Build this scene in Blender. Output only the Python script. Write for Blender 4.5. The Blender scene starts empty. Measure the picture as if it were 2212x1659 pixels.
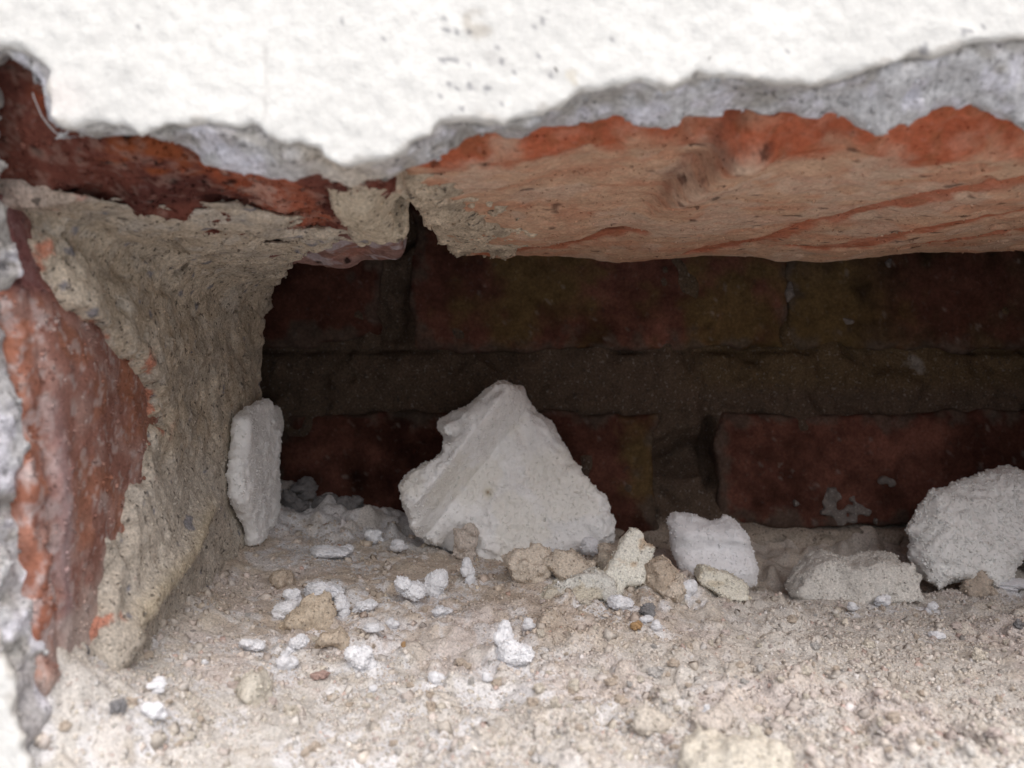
import bpy, math, time
import numpy as np
import openvdb as vdb

# ------------------------------------------------------------------ camera, world, sun, exposure
sc = bpy.context.scene
COL = sc.collection
MM = 0.001
F, U0, V0 = 1850.0, 1106.0, 829.5            # focal length and image centre of the 2212 px wide photograph

cam = bpy.data.cameras.new("camera")
cam.sensor_width = 36.0
cam.lens = 36.0 * F / 2212.0
cam.clip_start = 0.005
cam.clip_end = 500.0
cam.dof.use_dof = True
cam.dof.focus_distance = 0.180
cam.dof.aperture_fstop = cam.lens / 1.3
camo = bpy.data.objects.new("camera", cam)
COL.objects.link(camo)
camo.rotation_euler = (math.radians(90), 0, 0)
sc.camera = camo

world = bpy.data.worlds.new("World")
sc.world = world
world.use_nodes = True
wn = world.node_tree.nodes
wl = world.node_tree.links
bg = wn["Background"]
sky = wn.new("ShaderNodeTexSky")
sky.sky_type = 'NISHITA'
sky.sun_disc = False
SUN_EL, SUN_AZ = math.radians(55), math.radians(180 - 15)   # azimuth clockwise from +Y
sky.sun_elevation = SUN_EL
sky.sun_rotation = SUN_AZ
sky.air_density = 1.0
sky.dust_density = 3.5
sky.ozone_density = 1.0
wl.new(sky.outputs[0], bg.inputs[0])
bg.inputs[1].default_value = 0.05

sun = bpy.data.lights.new("sun", 'SUN')
sun.energy = 1.5
sun.angle = math.radians(76)
sun.color = (1.0, 0.965, 0.935)
suno = bpy.data.objects.new("sun", sun)
COL.objects.link(suno)
from mathutils import Vector
sdir = Vector((math.sin(SUN_AZ) * math.cos(SUN_EL), math.cos(SUN_AZ) * math.cos(SUN_EL), math.sin(SUN_EL)))
suno.rotation_euler = sdir.to_track_quat('Z', 'Y').to_euler()

sc.view_settings.view_transform = 'Standard'
sc.view_settings.look = 'None'
sc.view_settings.gamma = 1.0
sc.view_settings.use_curve_mapping = False
sc.view_settings.exposure = 1.16
sc.render.engine = 'CYCLES'
sc.cycles.max_bounces = 10
sc.cycles.diffuse_bounces = 6

# ------------------------------------------------------------------ noise, fields, meshes (all lengths in mm)
def PX(u, v, D):
    return np.array([(u - U0) / F * D, D, (V0 - v) / F * D])

def sstep(a, b, x):
    t = np.clip((x - a) / (b - a), 0, 1)
    return t * t * (3 - 2 * t)

def _bs(n, vox, scale):
    p = np.arange(n) * vox / scale + 0.37
    i = np.floor(p).astype(int)
    t = p - i
    w = np.stack([(1 - t) ** 3, 3 * t ** 3 - 6 * t ** 2 + 4, -3 * t ** 3 + 3 * t ** 2 + 3 * t + 1, t ** 3], 1) / 6
    m = i.max() + 4
    A = np.zeros((n, m), np.float32)
    for k in range(4):
        A[np.arange(n), i + k] = w[:, k]
    return A

def gnoise(shape, vox, scale, seed):
    """smooth random field on a regular 2-D or 3-D grid, unit deviation"""
    r = np.random.default_rng(seed)
    As = [_bs(n, vox, scale) for n in shape]
    R = r.standard_normal([A.shape[1] for A in As]).astype(np.float32)
    for ax, A in enumerate(As):
        R = np.moveaxis(np.tensordot(A, R, axes=([1], [ax])), 0, ax)
    return R * (1.45 ** len(shape))

_T = np.random.default_rng(5).standard_normal((64, 64, 64)).astype(np.float32)
def pnoise(p, scale, seed=0):
    q = p / scale + seed * 7.31
    i = np.floor(q).astype(int)
    t = q - i
    t = t * t * (3 - 2 * t)
    out = 0
    for a in (0, 1):
        for b in (0, 1):
            for c in (0, 1):
                w = (t[:, 0] if a else 1 - t[:, 0]) * (t[:, 1] if b else 1 - t[:, 1]) * (t[:, 2] if c else 1 - t[:, 2])
                out = out + w * _T[(i[:, 0] + a) % 64, (i[:, 1] + b) % 64, (i[:, 2] + c) % 64]
    return out * 1.5

def fbm(p, scale, seed=0, octv=4, gain=0.55):
    s, a, n = 0, 1.0, 0
    for k in range(octv):
        s = s + a * pnoise(p, scale / 2 ** k, seed + k * 3.7)
        n += a * a
        a *= gain
    return s / math.sqrt(n)

def rbf(pts, vals, smooth=0.0):
    """height through scattered points"""
    P = np.asarray(pts, float)
    V = np.asarray(vals, float)
    n = len(P)
    d = np.linalg.norm(P[:, None] - P[None], axis=2)
    A = np.zeros((n + 3, n + 3))
    A[:n, :n] = d + smooth * np.eye(n)
    A[:n, n] = 1
    A[:n, n + 1:] = P
    A[n:, :n] = A[:n, n:].T
    w = np.linalg.solve(A, np.concatenate([V, np.zeros(3)]))
    def f(a, b):
        a, b = np.broadcast_arrays(np.asarray(a, float), np.asarray(b, float))
        out = w[n] + w[n + 1] * a + w[n + 2] * b
        for k in range(n):
            out = out + w[k] * np.hypot(a - P[k, 0], b - P[k, 1])
        return out
    return f

def polysdf(poly, a, b):
    """signed distance to a closed polygon, negative inside"""
    P = np.asarray(poly, float)
    a, b = np.broadcast_arrays(a, b)
    d = np.full(a.shape, 1e9)
    ins = np.zeros(a.shape, bool)
    for k in range(len(P)):
        p, q = P[k], P[(k + 1) % len(P)]
        e = q - p
        t = np.clip(((a - p[0]) * e[0] + (b - p[1]) * e[1]) / (e @ e + 1e-9), 0, 1)
        d = np.minimum(d, np.hypot(a - p[0] - t * e[0], b - p[1] - t * e[1]))
        c = (p[1] > b) != (q[1] > b)
        xi = p[0] + (b - p[1]) / (q[1] - p[1] + 1e-12) * e[0]
        ins ^= c & (a < xi)
    return np.where(ins, -d, d)

def smax(a, b, k):
    h = np.clip(0.5 - 0.5 * (b - a) / k, 0, 1)
    return b + (a - b) * h + k * h * (1 - h)

def smin(a, b, k):
    return -smax(-a, -b, k)

class Grid:
    def __init__(s, lo, hi, vox):
        s.lo = np.array(lo, float)
        s.vox = vox
        s.n = tuple(int(math.ceil((h - l) / vox)) + 1 for l, h in zip(lo, hi))
        ax = [s.lo[k] + np.arange(s.n[k]) * vox for k in range(3)]
        s.x, s.y, s.z = ax[0][:, None, None], ax[1][None, :, None], ax[2][None, None, :]
    def noise(s, scale, seed):
        return gnoise(s.n, s.vox, scale, seed)
    def mesh(s, f):
        f = np.ascontiguousarray(np.broadcast_to(f, s.n), dtype=np.float32)
        lim = 3 * s.vox
        g = vdb.FloatGrid(lim)
        g.copyFromArray(np.clip(f, -lim, lim))
        p, q = g.convertToQuads(isovalue=0.0)
        p = p.astype(np.float64) * s.vox + s.lo
        q = q.astype(np.int64)
        # outward winding
        c = p[q]
        nrm = np.cross(c[:, 2] - c[:, 0], c[:, 3] - c[:, 1])
        if np.sum(nrm * (c.mean(1) - p.mean(0))) < 0:
            q = q[:, ::-1]
        return p, q

def vnormals(p, q):
    c = p[q]
    fn = np.cross(c[:, 2] - c[:, 0], c[:, -1] - c[:, 1])
    n = np.zeros_like(p)
    for k in range(q.shape[1]):
        for a in range(3):
            n[:, a] += np.bincount(q[:, k], fn[:, a], len(p))
    return n / (np.linalg.norm(n, axis=1, keepdims=True) + 1e-12)

def make_mesh(name, p, q, col=None, origin=(0, 0, 0), smooth=True):
    me = bpy.data.meshes.new(name)
    p = (np.asarray(p) - np.asarray(origin)) * MM
    q = np.asarray(q)
    k = q.shape[1]
    me.vertices.add(len(p))
    me.vertices.foreach_set("co", p.astype(np.float32).ravel())
    me.loops.add(q.size)
    me.loops.foreach_set("vertex_index", q.astype(np.int32).ravel())
    me.polygons.add(len(q))
    me.polygons.foreach_set("loop_start", (np.arange(len(q)) * k).astype(np.int32))
    me.polygons.foreach_set("use_smooth", np.full(len(q), smooth))
    if col is not None:
        at = me.color_attributes.new("Col", 'FLOAT_COLOR', 'POINT')
        c = np.ones((len(p), 4), np.float32)
        c[:, :3] = np.clip(col, 0, 1)
        at.data.foreach_set("color", c.ravel())
    me.update(calc_edges=True)
    me.validate()
    return me

def obj(name, me, mat, parent=None, loc=None):
    o = bpy.data.objects.new(name, me)
    COL.objects.link(o)
    if mat and not me.materials:
        me.materials.append(mat)
    if parent:
        o.parent = parent
    if loc is not None:
        o.location = tuple(np.asarray(loc) * MM)
    return o

def tag(o, label=None, cat=None, group=None, kind=None):
    if label: o["label"] = label
    if cat: o["category"] = cat
    if group: o["group"] = group
    if kind: o["kind"] = kind
    return o

def empty(name, loc=(0, 0, 0)):
    o = bpy.data.objects.new(name, None)
    o.empty_display_size = 0.01
    COL.objects.link(o)
    o.location = tuple(np.asarray(loc) * MM)
    return o

CUB = np.array([(-1, -1, -1), (1, -1, -1), (1, 1, -1), (-1, 1, -1), (-1, -1, 1), (1, -1, 1), (1, 1, 1), (-1, 1, 1)]) / math.sqrt(3)
CUF = np.array([(0, 3, 2, 1), (4, 5, 6, 7), (0, 1, 5, 4), (1, 2, 6, 5), (2, 3, 7, 6), (3, 0, 4, 7)])
def specks(c, r, rs, jit=0.28):
    """many little uneven grains, 8 points each"""
    n = len(c)
    a = rs.standard_normal((n, 4)); a /= np.linalg.norm(a, axis=1, keepdims=True)
    w, x, y, z = a.T
    Rm = np.stack([1 - 2 * (y * y + z * z), 2 * (x * y - w * z), 2 * (x * z + w * y), 2 * (x * y + w * z), 1 - 2 * (x * x + z * z), 2 * (y * z - w * x),
                   2 * (x * z - w * y), 2 * (y * z + w * x), 1 - 2 * (x * x + y * y)], 1).reshape(n, 3, 3)
    V = CUB[None] * (1 + jit * rs.standard_normal((n, 8, 1))) * (0.75 + 0.5 * rs.random((n, 1, 3))) * r[:, None, None]
    V = np.einsum('nij,nkj->nki', Rm, V) + c[:, None]
    return V.reshape(-1, 3), (CUF[None] + (np.arange(n) * 8)[:, None, None]).reshape(-1, 4)

def grained(p, q, col, n, r0, sp=0.4, embed=0.2, seed=1, var=0.06, where=None):
    """crumbly skin: grains sitting on the surface of the same solid"""
    rs = np.random.default_rng(seed)
    nn = vnormals(p, q)
    pool = np.arange(len(p)) if where is None else np.nonzero(where)[0]
    k = rs.choice(pool, n)
    r = np.clip(r0 * np.exp(sp * rs.standard_normal(n)), r0 * 0.4, r0 * 3)
    c = p[k] + nn[k] * (r * (1 - 2 * embed) * rs.random(n))[:, None] + rs.normal(0, r0 * 0.5, (n, 3))
    V, Q = specks(c, r, rs)
    cc = np.repeat(col[k] * (1 + var * rs.standard_normal((n, 1))), 8, axis=0)
    return np.concatenate([p, V]), np.concatenate([q, Q + len(p)]), np.concatenate([col, cc])

def box(lo, hi):
    (a, b, c), (d, e, f) = lo, hi
    p = np.array([(a, b, c), (d, b, c), (d, e, c), (a, e, c), (a, b, f), (d, b, f), (d, e, f), (a, e, f)], float)
    q = np.array([(0, 3, 2, 1), (4, 5, 6, 7), (0, 1, 5, 4), (1, 2, 6, 5), (2, 3, 7, 6), (3, 0, 4, 7)])
    return p, q

def mix(a, b, t):
    t = np.asarray(t)[:, None] if np.ndim(t) == 1 else t
    return a * (1 - t) + np.asarray(b, float) * t

# ------------------------------------------------------------------ materials
def granular(name, fine=1800.0, contrast=0.35, dark=0.0, dark_scale=900.0, dark_thr=0.33, light=0.0,
             bump=0.5, bump_mm=0.35, bump_scale=1400.0, rough=0.95, sss=0.0, coarse=0.0, dark_col=(0.06, 0.05, 0.045)):
    m = bpy.data.materials.new(name)
    m.use_nodes = True
    N, L = m.node_tree.nodes, m.node_tree.links
    b = N["Principled BSDF"]
    b.inputs["Roughness"].default_value = rough
    b.inputs["Specular IOR Level"].default_value = 0.0
    tc = N.new("ShaderNodeTexCoord")
    at = N.new("ShaderNodeAttribute")
    at.attribute_name = "Col"
    def noise(scale, det, rgh=0.6):
        n = N.new("ShaderNodeTexNoise")
        n.inputs["Scale"].default_value = scale
        n.inputs["Detail"].default_value = det
        n.inputs["Roughness"].default_value = rgh
        L.new(tc.outputs["Object"], n.inputs["Vector"])
        return n
    def maprange(src, a, c, lo, hi):
        r = N.new("ShaderNodeMapRange")
        r.inputs[1].default_value, r.inputs[2].default_value = a, c
        r.inputs[3].default_value, r.inputs[4].default_value = lo, hi
        L.new(src, r.inputs[0])
        return r.outputs[0]
    def mixc(fac, A, B, mode='MIX'):
        x = N.new("ShaderNodeMix")
        x.data_type = 'RGBA'
        x.blend_type = mode
        if isinstance(fac, float): x.inputs[0].default_value = fac
        else: L.new(fac, x.inputs[0])
        for s, v in ((6, A), (7, B)):
            if isinstance(v, tuple): x.inputs[s].default_value = (*v, 1)
            else: L.new(v, x.inputs[s])
        return x.outputs[2]
    n1 = noise(fine, 4, 0.7)
    fac = maprange(n1.outputs["Fac"], 0.3, 0.7, 1 - contrast, 1 + contrast)
    comb = N.new("ShaderNodeCombineColor")
    for k in range(3): L.new(fac, comb.inputs[k])
    c = mixc(1.0, at.outputs["Color"], comb.outputs[0], 'MULTIPLY')
    if coarse:
        nc = noise(220.0, 3)
        fc = maprange(nc.outputs["Fac"], 0.3, 0.7, 1 - coarse, 1 + coarse)
        cb = N.new("ShaderNodeCombineColor")
        for k in range(3): L.new(fc, cb.inputs[k])
        c = mixc(1.0, c, cb.outputs[0], 'MULTIPLY')
    if dark:
        n2 = noise(dark_scale, 2, 0.5)
        c = mixc(maprange(n2.outputs["Fac"], dark_thr + 0.03, dark_thr - 0.04, 0, dark), c, dark_col)
    if light:
        n3 = noise(dark_scale * 1.3, 2, 0.5)
        c = mixc(maprange(n3.outputs["Fac"], 0.62, 0.70, 0, light), c, (0.72, 0.69, 0.66))
    L.new(c, b.inputs["Base Color"])
    bp = N.new("ShaderNodeBump")
    bp.inputs["Strength"].default_value = bump
    bp.inputs["Distance"].default_value = bump_mm * MM
    nb = noise(bump_scale, 5, 0.65)
    L.new(nb.outputs["Fac"], bp.inputs["Height"])
    L.new(bp.outputs[0], b.inputs["Normal"])
    if sss:
        b.inputs["Subsurface Weight"].default_value = sss
        b.inputs["Subsurface Radius"].default_value = (1, 1, 1)
        b.inputs["Subsurface Scale"].default_value = 0.0010
    return m

M_PLASTER = granular("white_painted_plaster", fine=750, contrast=0.08, bump=0.8, bump_mm=0.35, bump_scale=800, rough=0.8)
M_RENDER = granular("grey_render", fine=1300, contrast=0.35, dark=0.5, dark_scale=900, dark_thr=0.36, light=0.3, bump=0.8, bump_mm=0.5)
M_BRICK = granular("red_brick", fine=1500, contrast=0.22, dark=0.3, dark_scale=600, dark_thr=0.29, light=0.05, bump=0.6, bump_mm=0.35, coarse=0.12, dark_col=(0.02, 0.012, 0.01))
M_BACKBRICK = granular("inner_brick", fine=1100, contrast=0.3, dark=0.35, dark_scale=500, dark_thr=0.31, light=0.03, bump=0.5, bump_mm=0.4, coarse=0.25)
M_MORTAR = granular("lime_mortar", fine=1900, contrast=0.40, dark=0.75, dark_scale=900, dark_thr=0.345, light=0.15, bump=0.9, bump_mm=0.5, bump_scale=1600, coarse=0.10)
M_DUST = granular("mortar_dust", fine=2300, contrast=0.34, dark=0.6, dark_scale=1300, dark_thr=0.33, light=0.45, bump=0.9, bump_mm=0.4, bump_scale=2200, coarse=0.06)
M_GRAIN = granular("grain", fine=2500, contrast=0.22, bump=0.6, bump_mm=0.25, bump_scale=2500)
M_CRUMB = granular("mortar_crumb", fine=2300, contrast=0.30, dark=0.5, dark_scale=1300, dark_thr=0.33, light=0.3, bump=0.9, bump_mm=0.35, bump_scale=2200)
M_FLUFF = granular("white_fluff", fine=1500, contrast=0.05, bump=0.25, bump_mm=0.15, bump_scale=3200, sss=0.25)
M_GROUND = granular("pavement", fine=60, contrast=0.2, bump=0.3, bump_mm=3, bump_scale=200)

# ------------------------------------------------------------------ ground outside the wall (bounces daylight up)
gp = np.array([(-60000, -60000, -900), (60000, -60000, -900), (60000, 60000, -900), (-60000, 60000, -900)], float)
g = obj("ground", make_mesh("ground", gp, np.array([(0, 1, 2, 3)]), np.full((4, 3), 0.5)), M_GROUND)
tag(g, kind="structure")

# ------------------------------------------------------------------ front wall
wall = tag(empty("wall", (0, 105, -54)), "white rendered brick wall broken open around a missing brick", "wall")
WORG = (0, 105, -54)

# outlines of the hole in the white coat and in the grey render under it
W_TOP = [(-60, 300), (-45, 140), (-15, 105), (40, 100), (70, 122), (100, 150), (107, 210), (105, 250), (125, 266), (190, 276), (262, 270),
         (300, 297), (330, 286), (380, 263), (420, 255), (520, 285), (600, 308), (680, 320), (735, 356), (790, 350), (850, 340), (905, 305),
         (960, 270), (1000, 255), (1090, 266), (1150, 245), (1250, 200), (1350, 180), (1430, 172), (1442, 182), (1500, 155), (1590, 165),
         (1680, 180), (1760, 180), (1850, 160), (1920, 130), (1980, 112), (2090, 95), (2212, 85), (2400, 80), (3700, 100)]
W_LEFT = [(3700, 1790), (300, 1790), (75, 1770), (60, 1659), (28, 1550), (20, 1460), (0, 1410), (-40, 1300), (-60, 1000), (-60, 700), (-45, 450)]
G_TOP = [(-18, 300), (-12, 160), (5, 125), (60, 130), (92, 160), (104, 215), (108, 255), (135, 272), (200, 284), (280, 284), (305, 306), (340, 292),
         (400, 300), (430, 318), (450, 340), (510, 368), (545, 374), (640, 376), (700, 372), (745, 388), (860, 368), (900, 340), (965, 305), (1000, 280), (1040, 280),
         (1090, 292), (1190, 272), (1300, 240), (1350, 236), (1400, 268), (1440, 268), (1480, 244), (1560, 232), (1640, 225), (1720, 226),
         (1800, 232), (1850, 255), (1900, 278), (1960, 252), (2020, 222), (2110, 214), (2160, 240), (2212, 275), (2300, 290), (2400, 250), (3640, 230)]
G_LEFT = [(3640, 1750), (300, 1760), (90, 1740), (65, 1659), (90, 1560), (75, 1480), (65, 1440), (62, 1298), (37, 1286), (43, 1237), (33, 1188),
          (14, 1166), (27, 1124), (12, 1090), (46, 1044), (50, 1000), (40, 900), (25, 830), (10, 760), (-15, 700), (-5, 610), (4, 570), (2, 480), (-12, 430)]
WP = [PX(u, v, 105.0)[[0, 2]] for u, v in W_TOP + W_LEFT]
GP = [PX(u, v, 110.5)[[0, 2]] for u, v in G_TOP + G_LEFT]
XL, XR, ZB, ZT = -84.0, 150.0, -80.0, 70.0

G = Grid((XL, 103.4, ZB), (XR, 108.5, ZT), 0.5)
n2 = gnoise((G.n[0], G.n[2]), 0.5, 1.0, 11)[:, None, :] * 0.075 + gnoise((G.n[0], G.n[2]), 0.5, 5.0, 12)[:, None, :] * 0.05
fade = sstep(XL, XL + 8, G.x) * sstep(XR, XR - 8, G.x) * sstep(ZB, ZB + 8, G.z) * sstep(ZT, ZT - 8, G.z)
sdW = polysdf(WP, G.x[:, 0, :], G.z[0])[:, None, :]
crk_x = PX(575, 0, 105)[0] + 0.15 * np.sin(G.z * 0.9) + 0.1 * np.sin(G.z * 2.3)
crack = np.exp(-((G.x - crk_x) / 0.35) ** 2) * sstep(31.5, 33, G.z) * sstep(43, 41, G.z)
yf = 104.9 + (n2 + 0.25 * crack) * fade
hole = -sdW + 0.30 * G.noise(2.2, 13) + 0.22 * G.noise(1.0, 14)
f = smax(smax(yf - G.y, G.y - (106.6 + 0.2 * np.clip(sdW, 0, 5)), 0.3), hole, 0.35)
f = np.maximum(f, np.maximum(np.maximum(XL + 0.01 - G.x, G.x - XR + 0.01), np.maximum(ZB + 0.01 - G.z, G.z - ZT + 0.01)))
p, q = G.mesh(f)
edge = polysdf(WP, p[:, 0], p[:, 2])
white = np.array((0.735, 0.73, 0.70))
col = np.tile(white, (len(p), 1)) * (1 + 0.02 * pnoise(p, 9, 1))[:, None]
col = mix(col, (0.80, 0.72, 0.68), 0.5 * np.exp(-((p[:, 0] - PX(110, 0, 105)[0]) / 3.5) ** 2 - ((p[:, 2] - PX(0, 210, 105)[2]) / 2.5) ** 2))
col = mix(col, (0.45, 0.42, 0.38), sstep(0.5, 0.0, edge + 0.35 * pnoise(p, 1.5, 2)) * 0.6)
def blob(p, u, v, r, D=105.0):
    c = PX(u, v, D)
    return sstep(r, r * 0.45, np.hypot(p[:, 0] - c[0], p[:, 2] - c[2]) + 0.35 * r * pnoise(p, r * 0.8, 4))
col = mix(col, (0.42, 0.38, 0.32), blob(p, 1032, 55, 1.7) * 0.6)
col = mix(col, (0.55, 0.54, 0.52), sstep(0.9, 1.7, fbm(p, 3, 15)) * np.exp(-((p[:, 0] + 5) / 9) ** 2 - ((p[:, 2] - 40) / 9) ** 2) * 0.75)
col = mix(col, (0.60, 0.55, 0.45), blob(p, 1240, 165, 1.1) * 0.6)
for u, v, r in ((962, 40, .8), (966, 66, .7), (985, 74, .6), (1012, 72, .6), (975, 128, .9), (960, 131, .7), (1015, 142, .7), (970, 180, .6), (1018, 188, .7),
                (1052, 190, .7), (1040, 178, .4), (985, 186, .5), (1075, 105, .6), (1085, 135, .5), (1155, 60, .6), (1165, 120, .5), (1172, 42, .6), (1180, 20, .6),
                (1195, 160, .5), (1085, 226, .5), (975, 245, .6), (1000, 235, .5), (950, 210, .4), (1110, 160, .45), (2085, 70, .9), (2120, 60, .6), (2000, 105, .9), (740, 45, .5),
                (830, 85, .4), (640, 230, .4), (300, 60, .5), (420, 150, .4), (1500, 70, .4), (1700, 110, .4), (1320, 90, .35)):
    col = mix(col, (0.12, 0.12, 0.15), blob(p, u, v, r * 0.7) * 0.6)
cz = np.exp(-((p[:, 0] - (PX(575, 0, 105)[0] + 0.15 * np.sin(p[:, 2] * 0.9) + 0.1 * np.sin(p[:, 2] * 2.3))) / 0.28) ** 2) * sstep(31.5, 33, p[:, 2]) * sstep(43, 41, p[:, 2])
col = mix(col, (0.42, 0.40, 0.38), cz * 0.35)
obj("plaster", make_mesh("plaster", p, q, col, WORG), M_PLASTER, wall)
# the rest of the coat beyond the picture, same plane
B = 700.0
for k, (lo, hi) in enumerate((((-B, 104.93, ZT - 1.5), (B, 106.3, B)), ((-B, 104.93, -B), (B, 106.3, ZB + 1.5)),
                              ((-B, 104.93, ZB + 1.6), (XL + 1.5, 106.3, ZT - 1.6)), ((XR - 1.5, 104.93, ZB + 1.6), (B, 106.3, ZT - 1.6)))):
    bp_, bq_ = box(lo, hi)
    obj("plaster", make_mesh("plaster_field", bp_, bq_, np.tile(white, (8, 1)), WORG, smooth=False), M_PLASTER, wall)

# grey render: broken section that slopes back from the paint edge to the bricks
G = Grid((XL, 105.4, -72.0), (XR - 8, 113.5, 62.0), 0.5)
t = np.clip((G.y - 105.6) / 5.0, 0, 1) ** 0.8
sdw = polysdf(WP, G.x[:, 0, :], G.z[0])[:, None, :]
sdg = polysdf(GP, G.x[:, 0, :], G.z[0])[:, None, :]
sd = sdw * (1 - t) + sdg * t
f = -sd + 0.35 * G.noise(3.0, 21) + 0.32 * G.noise(1.3, 22) + 0.2 * G.noise(0.8, 25)
f = smax(f, np.maximum(106.0 + 0.25 * G.noise(1.5, 23) - G.y, G.y - 112.6 - 0.4 * G.noise(3, 24)), 0.5)
p, q = G.mesh(f)
e1 = polysdf(WP, p[:, 0], p[:, 2])
nz = fbm(p, 3.0, 3)
col = mix(np.tile((0.52, 0.515, 0.52), (len(p), 1)), (0.63, 0.62, 0.665), sstep(-0.3, 1.0, nz))
col = mix(col, (0.27, 0.24, 0.19), sstep(-1.4, -0.2, e1 + 0.7 * pnoise(p, 2, 5)) * 0.5)
col = mix(col, (0.58, 0.50, 0.40), np.exp(-((p[:, 0] + 21) / 6) ** 2) * 0.7)
p, q, col = grained(p, q, col, 6000, 0.22, embed=0.4, seed=12, var=0.2)
obj("render_coat", make_mesh("render_coat", p, q, col, WORG), M_RENDER, wall)

# ---- brick over the hole, right of the open joint: a dusty broken soffit
def soffit_r(x, y):
    z = 31.3 - 0.010 * (y - 112) + 0.012 * x
    z = z + 0.62 * np.clip(121.5 - y, 0, 12) * (0.75 + 0.35 * sstep(5, 35, x)) * sstep(-16, -2, x) + 0.12 * np.clip(121.5 - y, 0, 12)
    rx = 27.5 + (150 - y) * 0.13
    dr = x - rx
    z = z - 1.8 * np.exp(-((dr - 1.0) / np.where(dr < 1, 2.2, 5.0)) ** 2) * sstep(172, 130, y)
    z = z + 3.4 * sstep(0.5, -2.6, dr) * sstep(-31, -16, dr) * sstep(176, 132, y)
    z = z + 1.2 * np.exp(-((x - rx - 14) / 8) ** 2) * sstep(140, 116, y)
    z = z - 1.1 * np.exp(-((x - 80) / 13) ** 2) * sstep(112, 128, y)
    z = z + 1.2 * np.exp(-((y - 176) / 9) ** 2) * np.exp(-((x - 21) / 5) ** 2)
    z = z + 0.35 * np.sin(x * 0.16 + y * 0.06)
    return z
def seg(x, y, pts, w):
    d = 1e9
    for (a, b), (c, e) in zip(pts[:-1], pts[1:]):
        tt = np.clip(((x - a) * (c - a) + (y - b) * (e - b)) / ((c - a) ** 2 + (e - b) ** 2), 0, 1)
        d = np.minimum(d, np.hypot(x - a - tt * (c - a), y - b - tt * (e - b)))
    return sstep(w, w * 0.5, d)
STR = [([(44, 200), (51, 192), (59, 169), (66, 155), (72, 141), (80, 134), (95, 128)], 4.2), ([(70, 192), (75, 186), (82, 169), (94, 157), (105, 150)], 3.4),
       ([(-5, 201), (4, 196), (10, 193), (21, 181), (25, 178)], 4.2), ([(96, 190), (104, 180), (112, 176)], 2.2), ([(58, 196), (80, 190), (100, 184)], 1.6)]
G = Grid((-24, 108.5, 24), (150, 220, 60), 0.6)
zs = soffit_r(G.x, G.y)
zs = zs + 0.25 * gnoise(G.n[:2], 0.6, 9, 31)[:, :, None] + 0.07 * gnoise(G.n[:2], 0.6, 3, 32)[:, :, None]
rough = sstep(124, 117, G.y) + 0.10
stripe = 0
for pts, w in STR:
    stripe = np.maximum(stripe, seg(G.x[:, :, 0] + 0.9 * gnoise(G.n[:2], 0.6, 4, 33), G.y[:, :, 0], pts, w))
zs = zs + 0.5 * stripe[:, :, None]
pits = np.clip(gnoise(G.n[:2], 0.6, 2.1, 34) - 1.5, 0, 2)[:, :, None] * (0.3 + np.exp(-((G.x - 30) / 6) ** 2) * sstep(160, 145, G.y) + 0.5 * sstep(50, 80, G.x))
zs = zs + 1.6 * pits
f = zs - G.z + rough * (0.45 * G.noise(2.6, 35) + 0.28 * G.noise(1.2, 36)) + 0.10 * G.noise(1.3, 42)
xl = -15.5 + 0.02 * (G.y - 118) + 1.0 * sstep(165, 190, G.y) + 13 * sstep(190, 214, G.y) ** 1.5
xl = xl + 0.5 * gnoise(G.n[1:], 0.6, 5, 37)[None] + 0.3 * gnoise(G.n[1:], 0.6, 1.6, 38)[None]
f = smax(f, xl - G.x, 1.2)
yb = 211 + 1.6 * gnoise((G.n[0], G.n[2]), 0.6, 14, 39)[:, None, :] + 0.5 * gnoise((G.n[0], G.n[2]), 0.6, 4, 40)[:, None, :]
f = smax(f, G.y - yb, 2.0)
yfront = 111.6 + 0.4 * G.noise(3.5, 41)
f = smax(f, yfront - G.y, 0.8)
# mortar still sticking to its left end
ml = (G.z - 27.9 - 0.03 * (G.y - 115) * 0) * 0
px_, q = G.mesh(f)
p = px_
nn = vnormals(p, q)
x, y, z = p.T
dust = sstep(117.5, 127, y + 2.4 * fbm(p, 5, 7) + 5.0 * np.exp(-((x - 33.5) / 4.5) ** 2) * sstep(113, 115, y) - 1.5 * np.exp(-((x - 50) / 7) ** 2))
col = mix(np.tile((0.43, 0.125, 0.065), (len(p), 1)), (0.55, 0.24, 0.16), sstep(0, 1.4, fbm(p, 4, 8)) * 0.6)
col = mix(col, (0.33, 0.12, 0.06), sstep(0.2, 1.2, fbm(p, 2.2, 9)) * 0.6)
st = 0
xj = x + 0.9 * pnoise(p, 3, 5)
for pts, w in STR:
    st = np.maximum(st, seg(xj, y, pts, w))
dcol = mix(np.tile((0.59, 0.405, 0.28), (len(p), 1)), (0.55, 0.30, 0.195), sstep(-0.2, 1.2, fbm(p * np.array([0.35, 1, 1]), 4, 10)) * 0.7)
dcol = mix(dcol, (0.60, 0.49, 0.39), sstep(0.0, 1.0, fbm(p, 9, 12)) * 0.5)
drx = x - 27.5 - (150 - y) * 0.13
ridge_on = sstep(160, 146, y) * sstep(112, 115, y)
col = mix(col, dcol, dust * (1 - 0.8 * st) * (0.86 - 0.14 * sstep(0, 1, fbm(p, 1.6, 13))))
col = mix(col, (0.06, 0.03, 0.025), sstep(1.7, 2.2, pnoise(p * np.array([0.8, 1, 1]), 1.9, 44) + 0.8 * np.exp(-((x - 29) / 4.5) ** 2) * sstep(160, 140, y) + 0.35 * sstep(50, 90, x) * sstep(118, 126, y) - 0.35) * 0.7)
col = mix(col, (0.20, 0.085, 0.06), np.exp(-((drx + 2.0 + 0.5 * fbm(p, 4, 14)) / 1.3) ** 2) * ridge_on * 0.5)  # red-brown left flank of the ridge, its shade put into the colour
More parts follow.
